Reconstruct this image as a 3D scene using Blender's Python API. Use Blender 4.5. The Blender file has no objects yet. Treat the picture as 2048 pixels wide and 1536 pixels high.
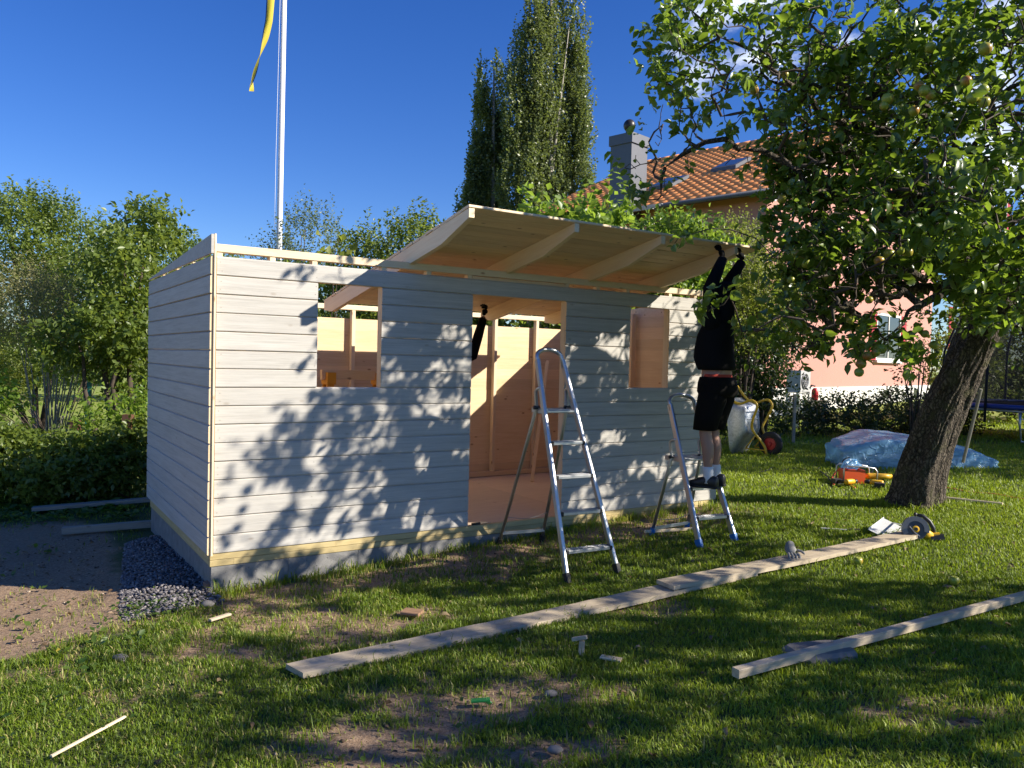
import bpy, math, random
import numpy as np
from mathutils import Vector, Matrix

random.seed(5)
RNG = np.random.default_rng(11)
sc = bpy.context.scene
COL = sc.collection
PI = math.pi

# ------------------------------------------------------------------ camera
CAM_F, CAM_ROLL, CAM_PITCH, CAM_H = 1583.98, .0245, -.0303, 1.62
cd = bpy.data.cameras.new('camera')
cam = bpy.data.objects.new('camera', cd)
COL.objects.link(cam)
cd.sensor_fit = 'HORIZONTAL'; cd.sensor_width = 36.0
cd.lens = 36.0 * CAM_F / 2048.0
cd.clip_start = .05; cd.clip_end = 2000
cam.location = (0, 0, CAM_H)
cam.rotation_mode = 'QUATERNION'
cam.rotation_quaternion = (Matrix.Rotation(PI/2 + CAM_PITCH, 3, 'X') @ Matrix.Rotation(CAM_ROLL, 3, 'Z')).to_quaternion()
sc.camera = cam

# ------------------------------------------------------------------ sky, sun, exposure
SUN_EL, SUN_AZ = math.radians(31.2), math.radians(-13.5)      # azimuth from +X towards +Y
SUN = Vector((math.cos(SUN_AZ)*math.cos(SUN_EL), math.sin(SUN_AZ)*math.cos(SUN_EL), math.sin(SUN_EL)))
w = bpy.data.worlds.new('World'); sc.world = w; w.use_nodes = True
nt = w.node_tree; nt.nodes.clear()
def wn(t, **kw):
    n = nt.nodes.new(t)
    for k, v in kw.items(): setattr(n, k, v)
    return n
sky = wn('ShaderNodeTexSky', sky_type='NISHITA', sun_disc=False, sun_elevation=SUN_EL,
         sun_rotation=PI/2 - SUN_AZ, altitude=100, air_density=1.0, dust_density=.05, ozone_density=6.0)
hsv = wn('ShaderNodeHueSaturation'); hsv.inputs['Saturation'].default_value = 1.22
hsv.inputs['Hue'].default_value = .518
bg = wn('ShaderNodeBackground'); bg.inputs['Strength'].default_value = .084
out = wn('ShaderNodeOutputWorld')
# scattered fair-weather clouds, a noise field over directions
tc = wn('ShaderNodeTexCoord')
mp = wn('ShaderNodeMapping'); mp.inputs['Location'].default_value = (0.22, 0.10, 0.0); mp.inputs['Scale'].default_value = (1, 1, 1.8)
n1 = wn('ShaderNodeTexNoise'); n1.inputs['Scale'].default_value = 4.5; n1.inputs['Detail'].default_value = 2
n2 = wn('ShaderNodeTexNoise'); n2.inputs['Scale'].default_value = 11; n2.inputs['Detail'].default_value = 9; n2.inputs['Roughness'].default_value = .62
ad = wn('ShaderNodeMath', operation='MULTIPLY_ADD'); ad.inputs[1].default_value = .42
rp = wn('ShaderNodeMapRange'); rp.interpolation_type = 'SMOOTHSTEP'
rp.inputs['From Min'].default_value = 1.02; rp.inputs['From Max'].default_value = 1.16
mx = wn('ShaderNodeMix', data_type='RGBA'); mx.inputs[7].default_value = (8.0, 8.6, 9.6, 1)
L = nt.links.new
L(tc.outputs['Generated'], mp.inputs['Vector'])
L(mp.outputs['Vector'], n1.inputs['Vector']); L(mp.outputs['Vector'], n2.inputs['Vector'])
L(n2.outputs['Fac'], ad.inputs[0]); L(n1.outputs['Fac'], ad.inputs[2])
L(sky.outputs['Color'], hsv.inputs['Color']); L(hsv.outputs['Color'], mx.inputs[6])
dt = wn('ShaderNodeVectorMath', operation='DOT_PRODUCT'); dt.inputs[1].default_value = (.49, .79, .37)
rb = wn('ShaderNodeMapRange'); rb.interpolation_type = 'SMOOTHSTEP'; rb.inputs['From Min'].default_value = .90; rb.inputs['From Max'].default_value = .995
ml = wn('ShaderNodeMath', operation='MULTIPLY_ADD'); ml.inputs[1].default_value = .34
L(tc.outputs['Generated'], dt.inputs[0]); L(dt.outputs['Value'], rb.inputs['Value']); L(rb.outputs['Result'], ml.inputs[0]); L(ad.outputs[0], ml.inputs[2]); L(ml.outputs[0], rp.inputs['Value'])
L(rp.outputs['Result'], mx.inputs[0]); L(mx.outputs[2], bg.inputs['Color']); L(bg.outputs['Background'], out.inputs['Surface'])

sd = bpy.data.lights.new('sun', 'SUN'); sd.energy = 5.0; sd.angle = math.radians(.53); sd.color = (1.0, .925, .80)
so = bpy.data.objects.new('sun', sd); COL.objects.link(so)
so.location = SUN * 60; so.rotation_mode = 'QUATERNION'; so.rotation_quaternion = SUN.to_track_quat('Z', 'Y')

sc.view_settings.view_transform = 'Standard'; sc.view_settings.look = 'None'
sc.view_settings.exposure = 0.88; sc.view_settings.gamma = 1.0; sc.view_settings.use_curve_mapping = False
sc.render.engine = 'CYCLES'
cy = sc.cycles
cy.max_bounces = 10; cy.diffuse_bounces = 6; cy.glossy_bounces = 3; cy.transmission_bounces = 5; cy.transparent_max_bounces = 8
cy.caustics_reflective = False; cy.caustics_refractive = False
cy.use_denoising = True; cy.sample_clamp_indirect = 6

# ------------------------------------------------------------------ helpers
def tag(o, label=None, cat=None, group=None, kind=None):
    if label: o['label'] = label
    if cat: o['category'] = cat
    if group: o['group'] = group
    if kind: o['kind'] = kind
    return o

def thing(name, label, cat, loc=(0, 0, 0), rz=0.0, group=None):
    o = bpy.data.objects.new(name, None); COL.objects.link(o)
    o.empty_display_size = .2
    o.location = loc; o.rotation_euler = (0, 0, rz)
    return tag(o, label, cat, group)

def copy_tree(o, parent=None):
    c = o.copy(); COL.objects.link(c)
    if parent is not None: c.parent = parent
    for ch in list(o.children): copy_tree(ch, c)
    return c

def nrm(a):
    a = np.asarray(a, float); return a / (np.linalg.norm(a, axis=-1, keepdims=True) + 1e-12)

def frame_for(d, up=(0, 0, 1)):
    d = nrm(d); up = np.asarray(up, float)
    if abs(np.dot(d, nrm(up))) > .98: up = np.array([1., 0, 0])
    s = nrm(np.cross(up, d)); u = np.cross(d, s)
    return d, s, u

class MB:
    def __init__(s): s.v = []; s.f = []; s.m = []; s.n = 0
    def add(s, vs, fs, mi=0):
        b = s.n
        s.v += [tuple(map(float, p)) for p in vs]; s.n += len(vs)
        for f in fs: s.f.append(tuple(b+i for i in f)); s.m.append(mi)
        return s
    def box(s, x0, x1, y0, y1, z0, z1, mi=0):
        return s.add([(x0,y0,z0),(x1,y0,z0),(x1,y1,z0),(x0,y1,z0),(x0,y0,z1),(x1,y0,z1),(x1,y1,z1),(x0,y1,z1)],
                     [(3,2,1,0),(4,5,6,7),(0,1,5,4),(1,2,6,5),(2,3,7,6),(3,0,4,7)], mi)
    def bar(s, p0, p1, wd, th, up=(0,0,1), mi=0, ch=.0025):
        """bar from p0 to p1: wd across (sideways), th along up; chamfered edges"""
        p0 = np.array(p0, float); p1 = np.array(p1, float)
        d, sd, u = frame_for(p1-p0, up)
        a, b = wd/2, th/2; c = min(ch, a*.5, b*.5)
        sec = [(-a+c,-b),(a-c,-b),(a,-b+c),(a,b-c),(a-c,b),(-a+c,b),(-a,b-c),(-a,-b+c)]
        vs = [p0+sd*x+u*y for x, y in sec]+[p1+sd*x+u*y for x, y in sec]
        fs = [(i,(i+1)%8,8+(i+1)%8,8+i) for i in range(8)]+[tuple(range(7,-1,-1)), tuple(range(8,16))]
        return s.add(vs, fs, mi)
    def tube(s, path, r, n=8, mi=0, cap=True, flat=1.0, up=(0,0,1)):
        P = np.array(path, float); k = len(P)
        R = np.full(k, r, float) if np.isscalar(r) else np.array(r, float)
        T = np.zeros_like(P); T[1:-1] = P[2:]-P[:-2]; T[0] = P[1]-P[0]; T[-1] = P[-1]-P[-2]
        T = nrm(T)
        _, sx, ux = frame_for(T[0], up)
        vs = []
        for i in range(k):
            sx = nrm(sx-T[i]*np.dot(sx, T[i])); ux = np.cross(T[i], sx)
            for j in range(n):
                a = 2*PI*j/n
                vs.append(P[i]+sx*math.cos(a)*R[i]+ux*math.sin(a)*R[i]*flat)
        fs = [(i*n+j, i*n+(j+1)%n, (i+1)*n+(j+1)%n, (i+1)*n+j) for i in range(k-1) for j in range(n)]
        if cap: fs += [tuple(range(n-1,-1,-1)), tuple(range((k-1)*n, k*n))]
        return s.add(vs, fs, mi)
    def loft(s, rings, mi=0, cap=True, n=16, sq=2.0):
        """rings: (centre, vector a, vector b) super-ellipses"""
        vs = []
        for c, a, b in rings:
            c = np.array(c, float); a = np.array(a, float); b = np.array(b, float)
            for j in range(n):
                t = 2*PI*j/n; ca, sa = math.cos(t), math.sin(t)
                x = math.copysign(abs(ca)**(2/sq), ca); y = math.copysign(abs(sa)**(2/sq), sa)
                vs.append(c+a*x+b*y)
        k = len(rings)
        fs = [(i*n+j, i*n+(j+1)%n, (i+1)*n+(j+1)%n, (i+1)*n+j) for i in range(k-1) for j in range(n)]
        if cap: fs += [tuple(range(n-1,-1,-1)), tuple(range((k-1)*n, k*n))]
        return s.add(vs, fs, mi)
    def lathe(s, prof, c=(0,0,0), axis=(0,0,1), n=16, mi=0, cap=True):
        d, sx, ux = frame_for(axis, (0,1,0)); c = np.array(c, float)
        vs = [c+d*z+(sx*math.cos(2*PI*j/n)+ux*math.sin(2*PI*j/n))*r for r, z in prof for j in range(n)]
        k = len(prof)
        fs = [(i*n+j, i*n+(j+1)%n, (i+1)*n+(j+1)%n, (i+1)*n+j) for i in range(k-1) for j in range(n)]
        if cap: fs += [tuple(range(n-1,-1,-1)), tuple(range((k-1)*n, k*n))]
        return s.add(vs, fs, mi)
    def ell(s, c, r, n=10, m=7, mi=0, R=None):
        c = np.array(c, float); r = np.array(r, float) if not np.isscalar(r) else np.array([r]*3)
        vs = []
        for i in range(m+1):
            t = PI*i/m
            for j in range(n):
                p = np.array([math.sin(t)*math.cos(2*PI*j/n), math.sin(t)*math.sin(2*PI*j/n), -math.cos(t)])*r
                vs.append(c+(p if R is None else R@p))
        fs = [(i*n+j, i*n+(j+1)%n, (i+1)*n+(j+1)%n, (i+1)*n+j) for i in range(m) for j in range(n)]
        return s.add(vs, fs, mi)
    def prism(s, poly, d, mi=0):
        """poly: 3-D points in order, extruded by vector d"""
        P = [np.array(p, float) for p in poly]; d = np.array(d, float); n = len(P)
        return s.add(P+[p+d for p in P], [tuple(range(n-1,-1,-1)), tuple(range(n,2*n))]+[(i,(i+1)%n,n+(i+1)%n,n+i) for i in range(n)], mi)
    def build(s, name, mats, parent=None, smooth=False, world=False, label=None, kind=None):
        vs = s.v
        if world and parent is not None:
            M = Matrix.LocRotScale(parent.location, parent.rotation_euler, None).inverted()
            vs = [tuple(M @ Vector(p)) for p in vs]
        me = bpy.data.meshes.new(name); me.from_pydata(vs, [], s.f)
        if not isinstance(mats, (list, tuple)): mats = [mats]
        for m in mats: me.materials.append(m)
        if len(mats) > 1: me.polygons.foreach_set('material_index', s.m)
        if smooth: me.shade_smooth()
        me.validate(verbose=False)
        import bmesh
        bm = bmesh.new(); bm.from_mesh(me); bmesh.ops.recalc_face_normals(bm, faces=bm.faces); bm.to_mesh(me); bm.free()
        o = bpy.data.objects.new(name, me); COL.objects.link(o)
        if parent is not None: o.parent = parent
        if label: o['label'] = label
        if kind: o['kind'] = kind
        return o

def link_mesh(name, me, parent=None, loc=(0,0,0), M=None):
    o = bpy.data.objects.new(name, me); COL.objects.link(o)
    if parent is not None: o.parent = parent
    if M is not None: o.matrix_basis = M
    else: o.location = loc
    return o

_sticks = {}
def stick(name, p0, p1, wd, th, mat, parent=None, up=(0,0,1), ch=.003):
    """timber piece whose mesh runs along its own X so the grain follows it; shared between equal sizes"""
    p0 = np.array(p0, float); p1 = np.array(p1, float); ln = float(np.linalg.norm(p1-p0))
    key = (round(ln, 3), round(wd, 4), round(th, 4), mat.name)
    if key not in _sticks:
        b = MB(); b.bar((0,0,0), (ln,0,0), wd, th, (0,0,1), 0, ch)
        me = bpy.data.meshes.new(name); me.from_pydata(b.v, [], b.f); me.materials.append(mat); _sticks[key] = me
    d, s_, u = frame_for(p1-p0, up)
    M = Matrix(((d[0],s_[0],u[0],p0[0]),(d[1],s_[1],u[1],p0[1]),(d[2],s_[2],u[2],p0[2]),(0,0,0,1)))
    return link_mesh(name, _sticks[key], parent, M=M)

# value noise for terrain and scatter masks
_tab = np.random.default_rng(3).random((256, 256))
def vnoise(x, y, s=1.0):
    x = np.asarray(x, float)*s+1000.3; y = np.asarray(y, float)*s+1000.7
    xi = np.floor(x).astype(int); yi = np.floor(y).astype(int); fx = x-xi; fy = y-yi
    fx = fx*fx*(3-2*fx); fy = fy*fy*(3-2*fy)
    a = _tab[xi%256, yi%256]; b = _tab[(xi+1)%256, yi%256]; c = _tab[xi%256, (yi+1)%256]; d = _tab[(xi+1)%256, (yi+1)%256]
    return (a*(1-fx)+b*fx)*(1-fy)+(c*(1-fx)+d*fx)*fy
def fbm(x, y, s=1.0, o=4):
    r = 0; amp = .5
    for i in range(o): r = r+amp*vnoise(x, y, s); s *= 2.1; amp *= .5
    return r/(1-.5**o)
def sstep(a, b, x): t = np.clip((np.asarray(x, float)-a)/(b-a), 0, 1); return t*t*(3-2*t)

# shed axes
YAW = .5801
X0 = np.array([-2.2214, 5.9298])
T2 = np.array([math.cos(YAW), math.sin(YAW)]); N2 = np.array([-T2[1], T2[0]])
def S(u, v, z): q = X0+T2*u+N2*v; return np.array([q[0], q[1], z])
def to_uv(x, y):
    dx = np.asarray(x)-X0[0]; dy = np.asarray(y)-X0[1]
    return dx*T2[0]+dy*T2[1], dx*N2[0]+dy*N2[1]

def ground_z(x, y):
    x = np.asarray(x, float); y = np.asarray(y, float)
    return .45*np.tanh(x*.05/.45)-.144+.01*np.minimum(y, 40)
def gz(x, y): return float(ground_z(x, y))

# design aid: turn a direction of view into a place at a given distance
def at(px, py, Y):
    a, b = px-1024, py-768; c, s = math.cos(CAM_ROLL), math.sin(CAM_ROLL)
    u = c*a+s*b; v = -s*a+c*b
    cp, sp = math.cos(CAM_PITCH), math.sin(CAM_PITCH)
    d = np.array([u/CAM_F, cp+v/CAM_F*sp, sp-v/CAM_F*cp])
    return np.array([0, 0, CAM_H])+d*(Y/d[1])
def proj(P):
    P = np.atleast_2d(P); x, y, z = P[:,0], P[:,1], P[:,2]-CAM_H
    cp, sp = math.cos(CAM_PITCH), math.sin(CAM_PITCH)
    yc = np.maximum(y*cp+z*sp, .05); zc = -y*sp+z*cp
    u = CAM_F*x/yc; v = -CAM_F*zc/yc; c, s = math.cos(CAM_ROLL), math.sin(CAM_ROLL)
    return 1024+c*u-s*v, 768+s*u+c*v
def on_ground(px, py):
    lo, hi = 1.0, 80.0
    for _ in range(50):
        m = (lo+hi)/2; p = at(px, py, m)
        if p[2] > gz(p[0], p[1]): lo = m
        else: hi = m
    return at(px, py, lo)

# ------------------------------------------------------------------ materials
class NM:
    def __init__(s, name):
        s.mat = bpy.data.materials.new(name); s.mat.use_nodes = True
        s.t = s.mat.node_tree; s.t.nodes.clear()
        s.out = s.n('ShaderNodeOutputMaterial')
    def n(s, t, ins=None, **kw):
        nd = s.t.nodes.new(t)
        for k, v in kw.items(): setattr(nd, k, v)
        if ins:
            for k, v in ins.items():
                if hasattr(v, 'is_output'): s.t.links.new(v, nd.inputs[k])
                else: nd.inputs[k].default_value = v
        return nd
    def noise(s, vec, scale, detail=4, rough=.55, dist=0):
        return s.n('ShaderNodeTexNoise', {'Vector': vec, 'Scale': scale, 'Detail': detail, 'Roughness': rough, 'Distortion': dist}).outputs['Fac']
    def ramp(s, fac, stops, interp='LINEAR'):
        r = s.n('ShaderNodeValToRGB', {'Fac': fac}); e = r.color_ramp; e.interpolation = interp
        while len(e.elements) < len(stops): e.elements.new(.5)
        for el, (p, c) in zip(e.elements, stops):
            el.position = p; el.color = (*c, 1) if len(c) == 3 else c
        return r.outputs['Color']
    def mix(s, fac, a, b, blend='MIX'):
        m = s.n('ShaderNodeMix', data_type='RGBA', blend_type=blend)
        for k, v in ((0, fac), (6, a), (7, b)):
            if hasattr(v, 'is_output'): s.t.links.new(v, m.inputs[k])
            else: m.inputs[k].default_value = (*v, 1) if isinstance(v, tuple) and len(v) == 3 else v
        return m.outputs[2]
    def math(s, op, a, b=0.0, c=0.0):
        m = s.n('ShaderNodeMath', operation=op)
        for i, v in enumerate((a, b, c)):
            if hasattr(v, 'is_output'): s.t.links.new(v, m.inputs[i])
            else: m.inputs[i].default_value = v
        return m.outputs[0]
    def bump(s, h, strength=.3, dist=.01):
        return s.n('ShaderNodeBump', {'Height': h, 'Strength': strength, 'Distance': dist}).outputs['Normal']
    def pbr(s, **kw):
        p = s.n('ShaderNodeBsdfPrincipled')
        for k, v in kw.items():
            k = k.replace('_', ' ')
            if hasattr(v, 'is_output'): s.t.links.new(v, p.inputs[k])
            else: p.inputs[k].default_value = (*v, 1) if isinstance(v, tuple) and len(v) == 3 else v
        return p
    def end(s, sh): s.t.links.new(sh if hasattr(sh, 'is_output') else sh.outputs[0], s.out.inputs['Surface']); return s.mat

def objvec(m, scale=(1,1,1), shift=37.0):
    """object coordinates, offset per object so alike pieces differ"""
    tcn = m.n('ShaderNodeTexCoord').outputs['Object']
    rnd = m.n('ShaderNodeObjectInfo').outputs['Random']
    off = m.n('ShaderNodeCombineXYZ', {'X': m.math('MULTIPLY', rnd, shift), 'Y': m.math('MULTIPLY', rnd, shift*1.7), 'Z': m.math('MULTIPLY', rnd, shift*2.3)}).outputs[0]
    v = m.n('ShaderNodeVectorMath', operation='ADD', ins={0: tcn, 1: off}).outputs[0]
    return m.n('ShaderNodeMapping', {'Vector': v, 'Scale': scale}).outputs[0], rnd

def wood(name, light, dark, knot=(.16,.07,.03), grain=1.0, rough=.62, wash=None, dirt=0.0, var=.25, knots=1.0):
    m = NM(name)
    v, rnd = objvec(m, (1.6, 26, 26))
    g1 = m.noise(v, 1.6, 6, .65, .8)
    g2 = m.noise(m.n('ShaderNodeMapping', {'Vector': v, 'Scale': (4, 5, 5)}).outputs[0], 2.0, 3, .6)
    col = m.ramp(g1, [(.28, dark), (.52, tuple((a+b)/2 for a, b in zip(light, dark))), (.72, light)])
    col = m.mix(m.math('MULTIPLY', g2, .35*grain), col, dark)
    if knots:
        kv, _ = objvec(m, (5.5, 12, 12), 91.0)
        vo = m.n('ShaderNodeTexVoronoi', {'Vector': kv, 'Scale': 1.0}, feature='F1').outputs['Distance']
        cellr = m.n('ShaderNodeTexVoronoi', {'Vector': kv, 'Scale': 1.0}, feature='F1').outputs['Color']
        sep = m.n('ShaderNodeSeparateColor', {0: cellr}).outputs[0]
        kf = m.ramp(vo, [(.06, (1,1,1)), (.17, (0,0,0))])
        kf = m.math('MULTIPLY', m.n('ShaderNodeRGBToBW', {0: kf}).outputs[0], m.math('GREATER_THAN', sep, 1-.33*knots))
        col = m.mix(m.math('MULTIPLY', kf, .8), col, knot)
    if wash is not None:
        w1 = m.noise(v, .8, 5, .7)
        fac = m.ramp(w1, [(.30, (.45,)*3), (.62, (.97,)*3)])
        col = m.mix(m.n('ShaderNodeRGBToBW', {0: fac}).outputs[0], col, wash)
        st = m.noise(m.n('ShaderNodeMapping', {'Vector': v, 'Scale': (1.2, 7, 7)}).outputs[0], 1.3, 5, .7)
        sf_ = m.n('ShaderNodeRGBToBW', {0: m.ramp(st, [(.50, (0,0,0)), (.66, (.42,)*3)])}).outputs[0]
        col = m.mix(sf_, col, (.25,.235,.21))
        if knots: col = m.mix(m.math('MULTIPLY', kf, .38), col, (.22,.18,.13))
    hv = m.n('ShaderNodeHueSaturation', {'Color': col, 'Value': m.math('MULTIPLY_ADD', rnd, var, 1-var/2)}).outputs[0]
    if dirt:
        dv, _ = objvec(m, (2.5, 6, 6), 13.0)
        d1 = m.noise(dv, 1.5, 6, .7)
        df = m.ramp(d1, [(.52, (0,0,0)), (.75, (dirt,)*3)])
        hv = m.mix(m.n('ShaderNodeRGBToBW', {0: df}).outputs[0], hv, (.09, .075, .05))
    p = m.pbr(Base_Color=hv, Roughness=rough, Normal=m.bump(g1, .25, .004))
    p.inputs['Specular IOR Level'].default_value = .3
    return m.end(p)

def plain(name, col, rough=.5, metal=0.0, bumps=0.0, bscale=60, var=.0, spec=.5):
    m = NM(name)
    v = m.n('ShaderNodeTexCoord').outputs['Object']
    n = m.noise(v, bscale, 4)
    c = m.mix(m.math('MULTIPLY', n, var), col, tuple(x*.35 for x in col)) if var else col
    kw = dict(Base_Color=c, Roughness=rough, Metallic=metal)
    if bumps: kw['Normal'] = m.bump(n, bumps, .004)
    p = m.pbr(**kw); p.inputs['Specular IOR Level'].default_value = spec
    return m.end(p)

def leafmat(name, dark, light, trans, tf=.38, rough=.42, spec=.5, odd=None):
    m = NM(name)
    a = m.n('ShaderNodeAttribute', attribute_name='rnd').outputs['Fac']
    stops = [(.0, dark), (.8, light)]
    if odd: stops += [(.955, light), (.97, odd)]
    col = m.ramp(a, stops)
    tcol = m.mix(a, trans, tuple(min(1, t*1.5) for t in trans))
    p = m.pbr(Base_Color=col, Roughness=rough); p.inputs['Specular IOR Level'].default_value = spec
    tr = m.n('ShaderNodeBsdfTranslucent', {'Color': tcol})
    mxs = m.n('ShaderNodeMixShader', {0: tf, 1: p.outputs[0], 2: tr.outputs[0]})
    return m.end(mxs)

M = {}
M['white_board'] = wood('whitewashed_wood', (.52,.49,.43), (.27,.25,.22), (.40,.32,.25), wash=(.54,.515,.47), var=.08, knots=.7, dirt=.07)
M['pine'] = wood('raw_pine', (.82,.65,.42), (.70,.51,.29), (.28,.12,.05), grain=.7, var=.16)
M['pine_light'] = wood('fresh_pine', (.86,.72,.51), (.75,.58,.37), (.34,.17,.08), grain=.6, var=.12, knots=.6)
M['deck_board'] = wood('roof_board', (.88,.72,.50), (.70,.53,.34), (.20,.09,.04), grain=.8, var=.2)
M['treated'] = wood('treated_timber', (.58,.47,.25), (.42,.32,.14), (.22,.15,.06), grain=.7, var=.2, dirt=.35)
M['weathered'] = wood('weathered_plank', (.62,.52,.38), (.46,.37,.25), (.20,.13,.08), grain=.7, var=.15, dirt=.55)
M['grey_wood'] = wood('grey_timber', (.40,.37,.31), (.26,.24,.20), (.14,.11,.08), var=.2, dirt=.4)
M['brown_post'] = wood('brown_post', (.16,.08,.05), (.09,.045,.03), (.05,.03,.02), var=.2)
M['plywood'] = wood('plywood', (.72,.58,.44), (.62,.47,.34), (.25,.12,.06), grain=.4, var=.1, knots=.4, dirt=.12)
M['yellow_paint'] = plain('yellow_orange_paint', (.72,.33,.02), .5, var=.15)
M['alu'] = plain('brushed_aluminium', (.60,.605,.61), .42, 1.0, .06, 90, .15)
M['galv'] = None
M['black_rubber'] = plain('black_rubber', (.02,.02,.02), .7)
M['black_plastic'] = plain('black_plastic', (.018,.018,.02), .45)
M['blue_plastic'] = plain('blue_plastic', (.02,.17,.50), .45)
M['tool_yellow'] = plain('tool_yellow', (.75,.42,.015), .4)
M['grey_metal'] = plain('grey_metal', (.42,.43,.45), .38, .9)
M['white_metal'] = plain('pale_painted_metal', (.55,.55,.55), .4, .2)
M['red_paint'] = plain('red_paint', (.50,.015,.02), .38)
M['yellow_tube'] = plain('yellow_enamel', (.80,.50,.04), .35, 0, .05, 50, .2)
M['orange_plastic'] = plain('orange_plastic', (.75,.10,.02), .45)
M['black_cloth'] = plain('black_cloth', (.010,.010,.011), .9, 0, .5, 45, .3, spec=.1)
M['short_cloth'] = plain('dark_canvas', (.009,.008,.007), .9, 0, .3, 140, spec=.1)
M['skin'] = plain('skin', (.40,.22,.15), .5, 0, .05, 60, .15)
M['sock'] = plain('white_sock', (.72,.72,.72), .9, 0, .3, 200)
M['red_band'] = plain('red_waistband', (.55,.06,.03), .8)
M['white_pole'] = plain('white_pole_paint', (.80,.80,.79), .3)
M['net'] = plain('dark_net', (.010,.012,.02), .8)
M['pad_blue'] = plain('blue_pad', (.02,.045,.22), .4)
M['stone'] = plain('grey_stone', (.23,.21,.19), .85, 0, .8, 25, .6)
M['brick'] = plain('old_brick', (.30,.16,.10), .9, 0, .6, 40, .5)
M['trampoline_leg'] = plain('galvanised_tube', (.52,.53,.52), .4, .85)

def _galv():
    m = NM('galvanised_sheet'); v = m.n('ShaderNodeTexCoord').outputs['Object']
    vo = m.n('ShaderNodeTexVoronoi', {'Vector': v, 'Scale': 55.0}).outputs['Color']
    bw = m.n('ShaderNodeRGBToBW', {0: vo}).outputs[0]
    c = m.ramp(bw, [(0, (.44,.46,.48)), (1, (.66,.68,.70))])
    dirt = m.noise(v, 4, 5, .6)
    c = m.mix(m.n('ShaderNodeRGBToBW', {0: m.ramp(dirt, [(.5,(0,0,0)),(.75,(.6,.6,.6))])}).outputs[0], c, (.22,.20,.15))
    return m.end(m.pbr(Base_Color=c, Metallic=.75, Roughness=m.math('MULTIPLY_ADD', dirt, .3, .3)))
M['galv'] = _galv()

def _concrete():
    m = NM('concrete_block'); v, rnd = objvec(m)
    n = m.noise(v, 9, 8, .65); n2 = m.noise(v, 140, 3, .6)
    c = m.ramp(n, [(.3, (.17,.165,.16)), (.7, (.28,.27,.25))])
    pit = m.n('ShaderNodeTexVoronoi', {'Vector': v, 'Scale': 17.0}).outputs['Distance']
    pf = m.n('ShaderNodeRGBToBW', {0: m.ramp(pit, [(.06, (1,1,1)), (.13, (0,0,0))])}).outputs[0]
    c = m.mix(m.math('MULTIPLY', pf, .5), c, (.09,.085,.08))
    return m.end(m.pbr(Base_Color=c, Roughness=.92, Normal=m.bump(m.math('SUBTRACT', n2, pf), .5, .006)))
M['concrete'] = _concrete()

def _bark():
    m = NM('apple_bark'); v = m.n('ShaderNodeTexCoord').outputs['Object']
    mv = m.n('ShaderNodeMapping', {'Vector': v, 'Scale': (1.25, 1.25, .30), 'Rotation': (0, .28, 0)}).outputs[0]
    vo = m.n('ShaderNodeTexVoronoi', {'Vector': m.n('ShaderNodeVectorMath', operation='ADD', ins={0: mv, 1: m.n('ShaderNodeVectorMath', operation='SCALE', ins={0: m.n('ShaderNodeTexNoise', {'Vector': v, 'Scale': 7.0, 'Detail': 5.0}).outputs['Color'], 3: .20}).outputs[0]}).outputs[0], 'Scale': 26.0}, feature='DISTANCE_TO_EDGE').outputs['Distance']
    n = m.noise(v, 60, 6, .7)
    h = m.math('ADD', m.math('MINIMUM', vo, .25), m.math('MULTIPLY', n, .35))
    c = m.ramp(m.math('MULTIPLY', vo, m.math('ADD', n, .5)), [(.0, (.022,.017,.012)), (.10, (.075,.057,.04)), (.4, (.19,.155,.115))])
    moss = m.noise(v, 5, 5, .6)
    mf = m.n('ShaderNodeRGBToBW', {0: m.ramp(moss, [(.55,(0,0,0)),(.7,(.75,.75,.75))])}).outputs[0]
    c = m.mix(mf, c, (.085,.085,.028))
    return m.end(m.pbr(Base_Color=c, Roughness=.95, Normal=m.bump(h, 1.0, .035)))
M['bark'] = _bark()
M['twig'] = plain('twig_bark', (.075,.055,.04), .85, 0, .3, 60, .3)
M['pale_bark'] = plain('pale_bark', (.34,.31,.26), .85, 0, .4, 12, .4)

M['apple_leaf'] = leafmat('apple_leaf', (.036,.070,.011), (.125,.185,.026), (.26,.38,.03), .36, .30, .6)
M['poplar_leaf'] = leafmat('poplar_leaf', (.070,.10,.038), (.175,.205,.075), (.24,.30,.06), .32, .4, .5)
M['hedge_leaf'] = leafmat('hedge_leaf', (.06,.10,.016), (.16,.21,.04), (.30,.38,.05), .4, .4)
M['bright_leaf'] = leafmat('bright_leaf', (.08,.15,.016), (.18,.26,.035), (.34,.48,.05), .42, .4)
M['olive_leaf'] = leafmat('olive_leaf', (.15,.15,.06), (.28,.265,.11), (.30,.30,.09), .33, .5)
M['yellow_leaf'] = leafmat('yellow_green_leaf', (.09,.13,.018), (.22,.23,.035), (.32,.38,.05), .4, .45)
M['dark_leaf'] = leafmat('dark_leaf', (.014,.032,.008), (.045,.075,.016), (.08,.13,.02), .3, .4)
M['blue_leaf'] = leafmat('grey_green_leaf', (.08,.12,.05), (.17,.21,.095), (.24,.30,.09), .35, .45)
M['cover_leaf'] = leafmat('ground_cover_leaf', (.03,.07,.01), (.10,.15,.025), (.2,.3,.03), .35, .45, odd=(.30,.24,.03))
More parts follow.
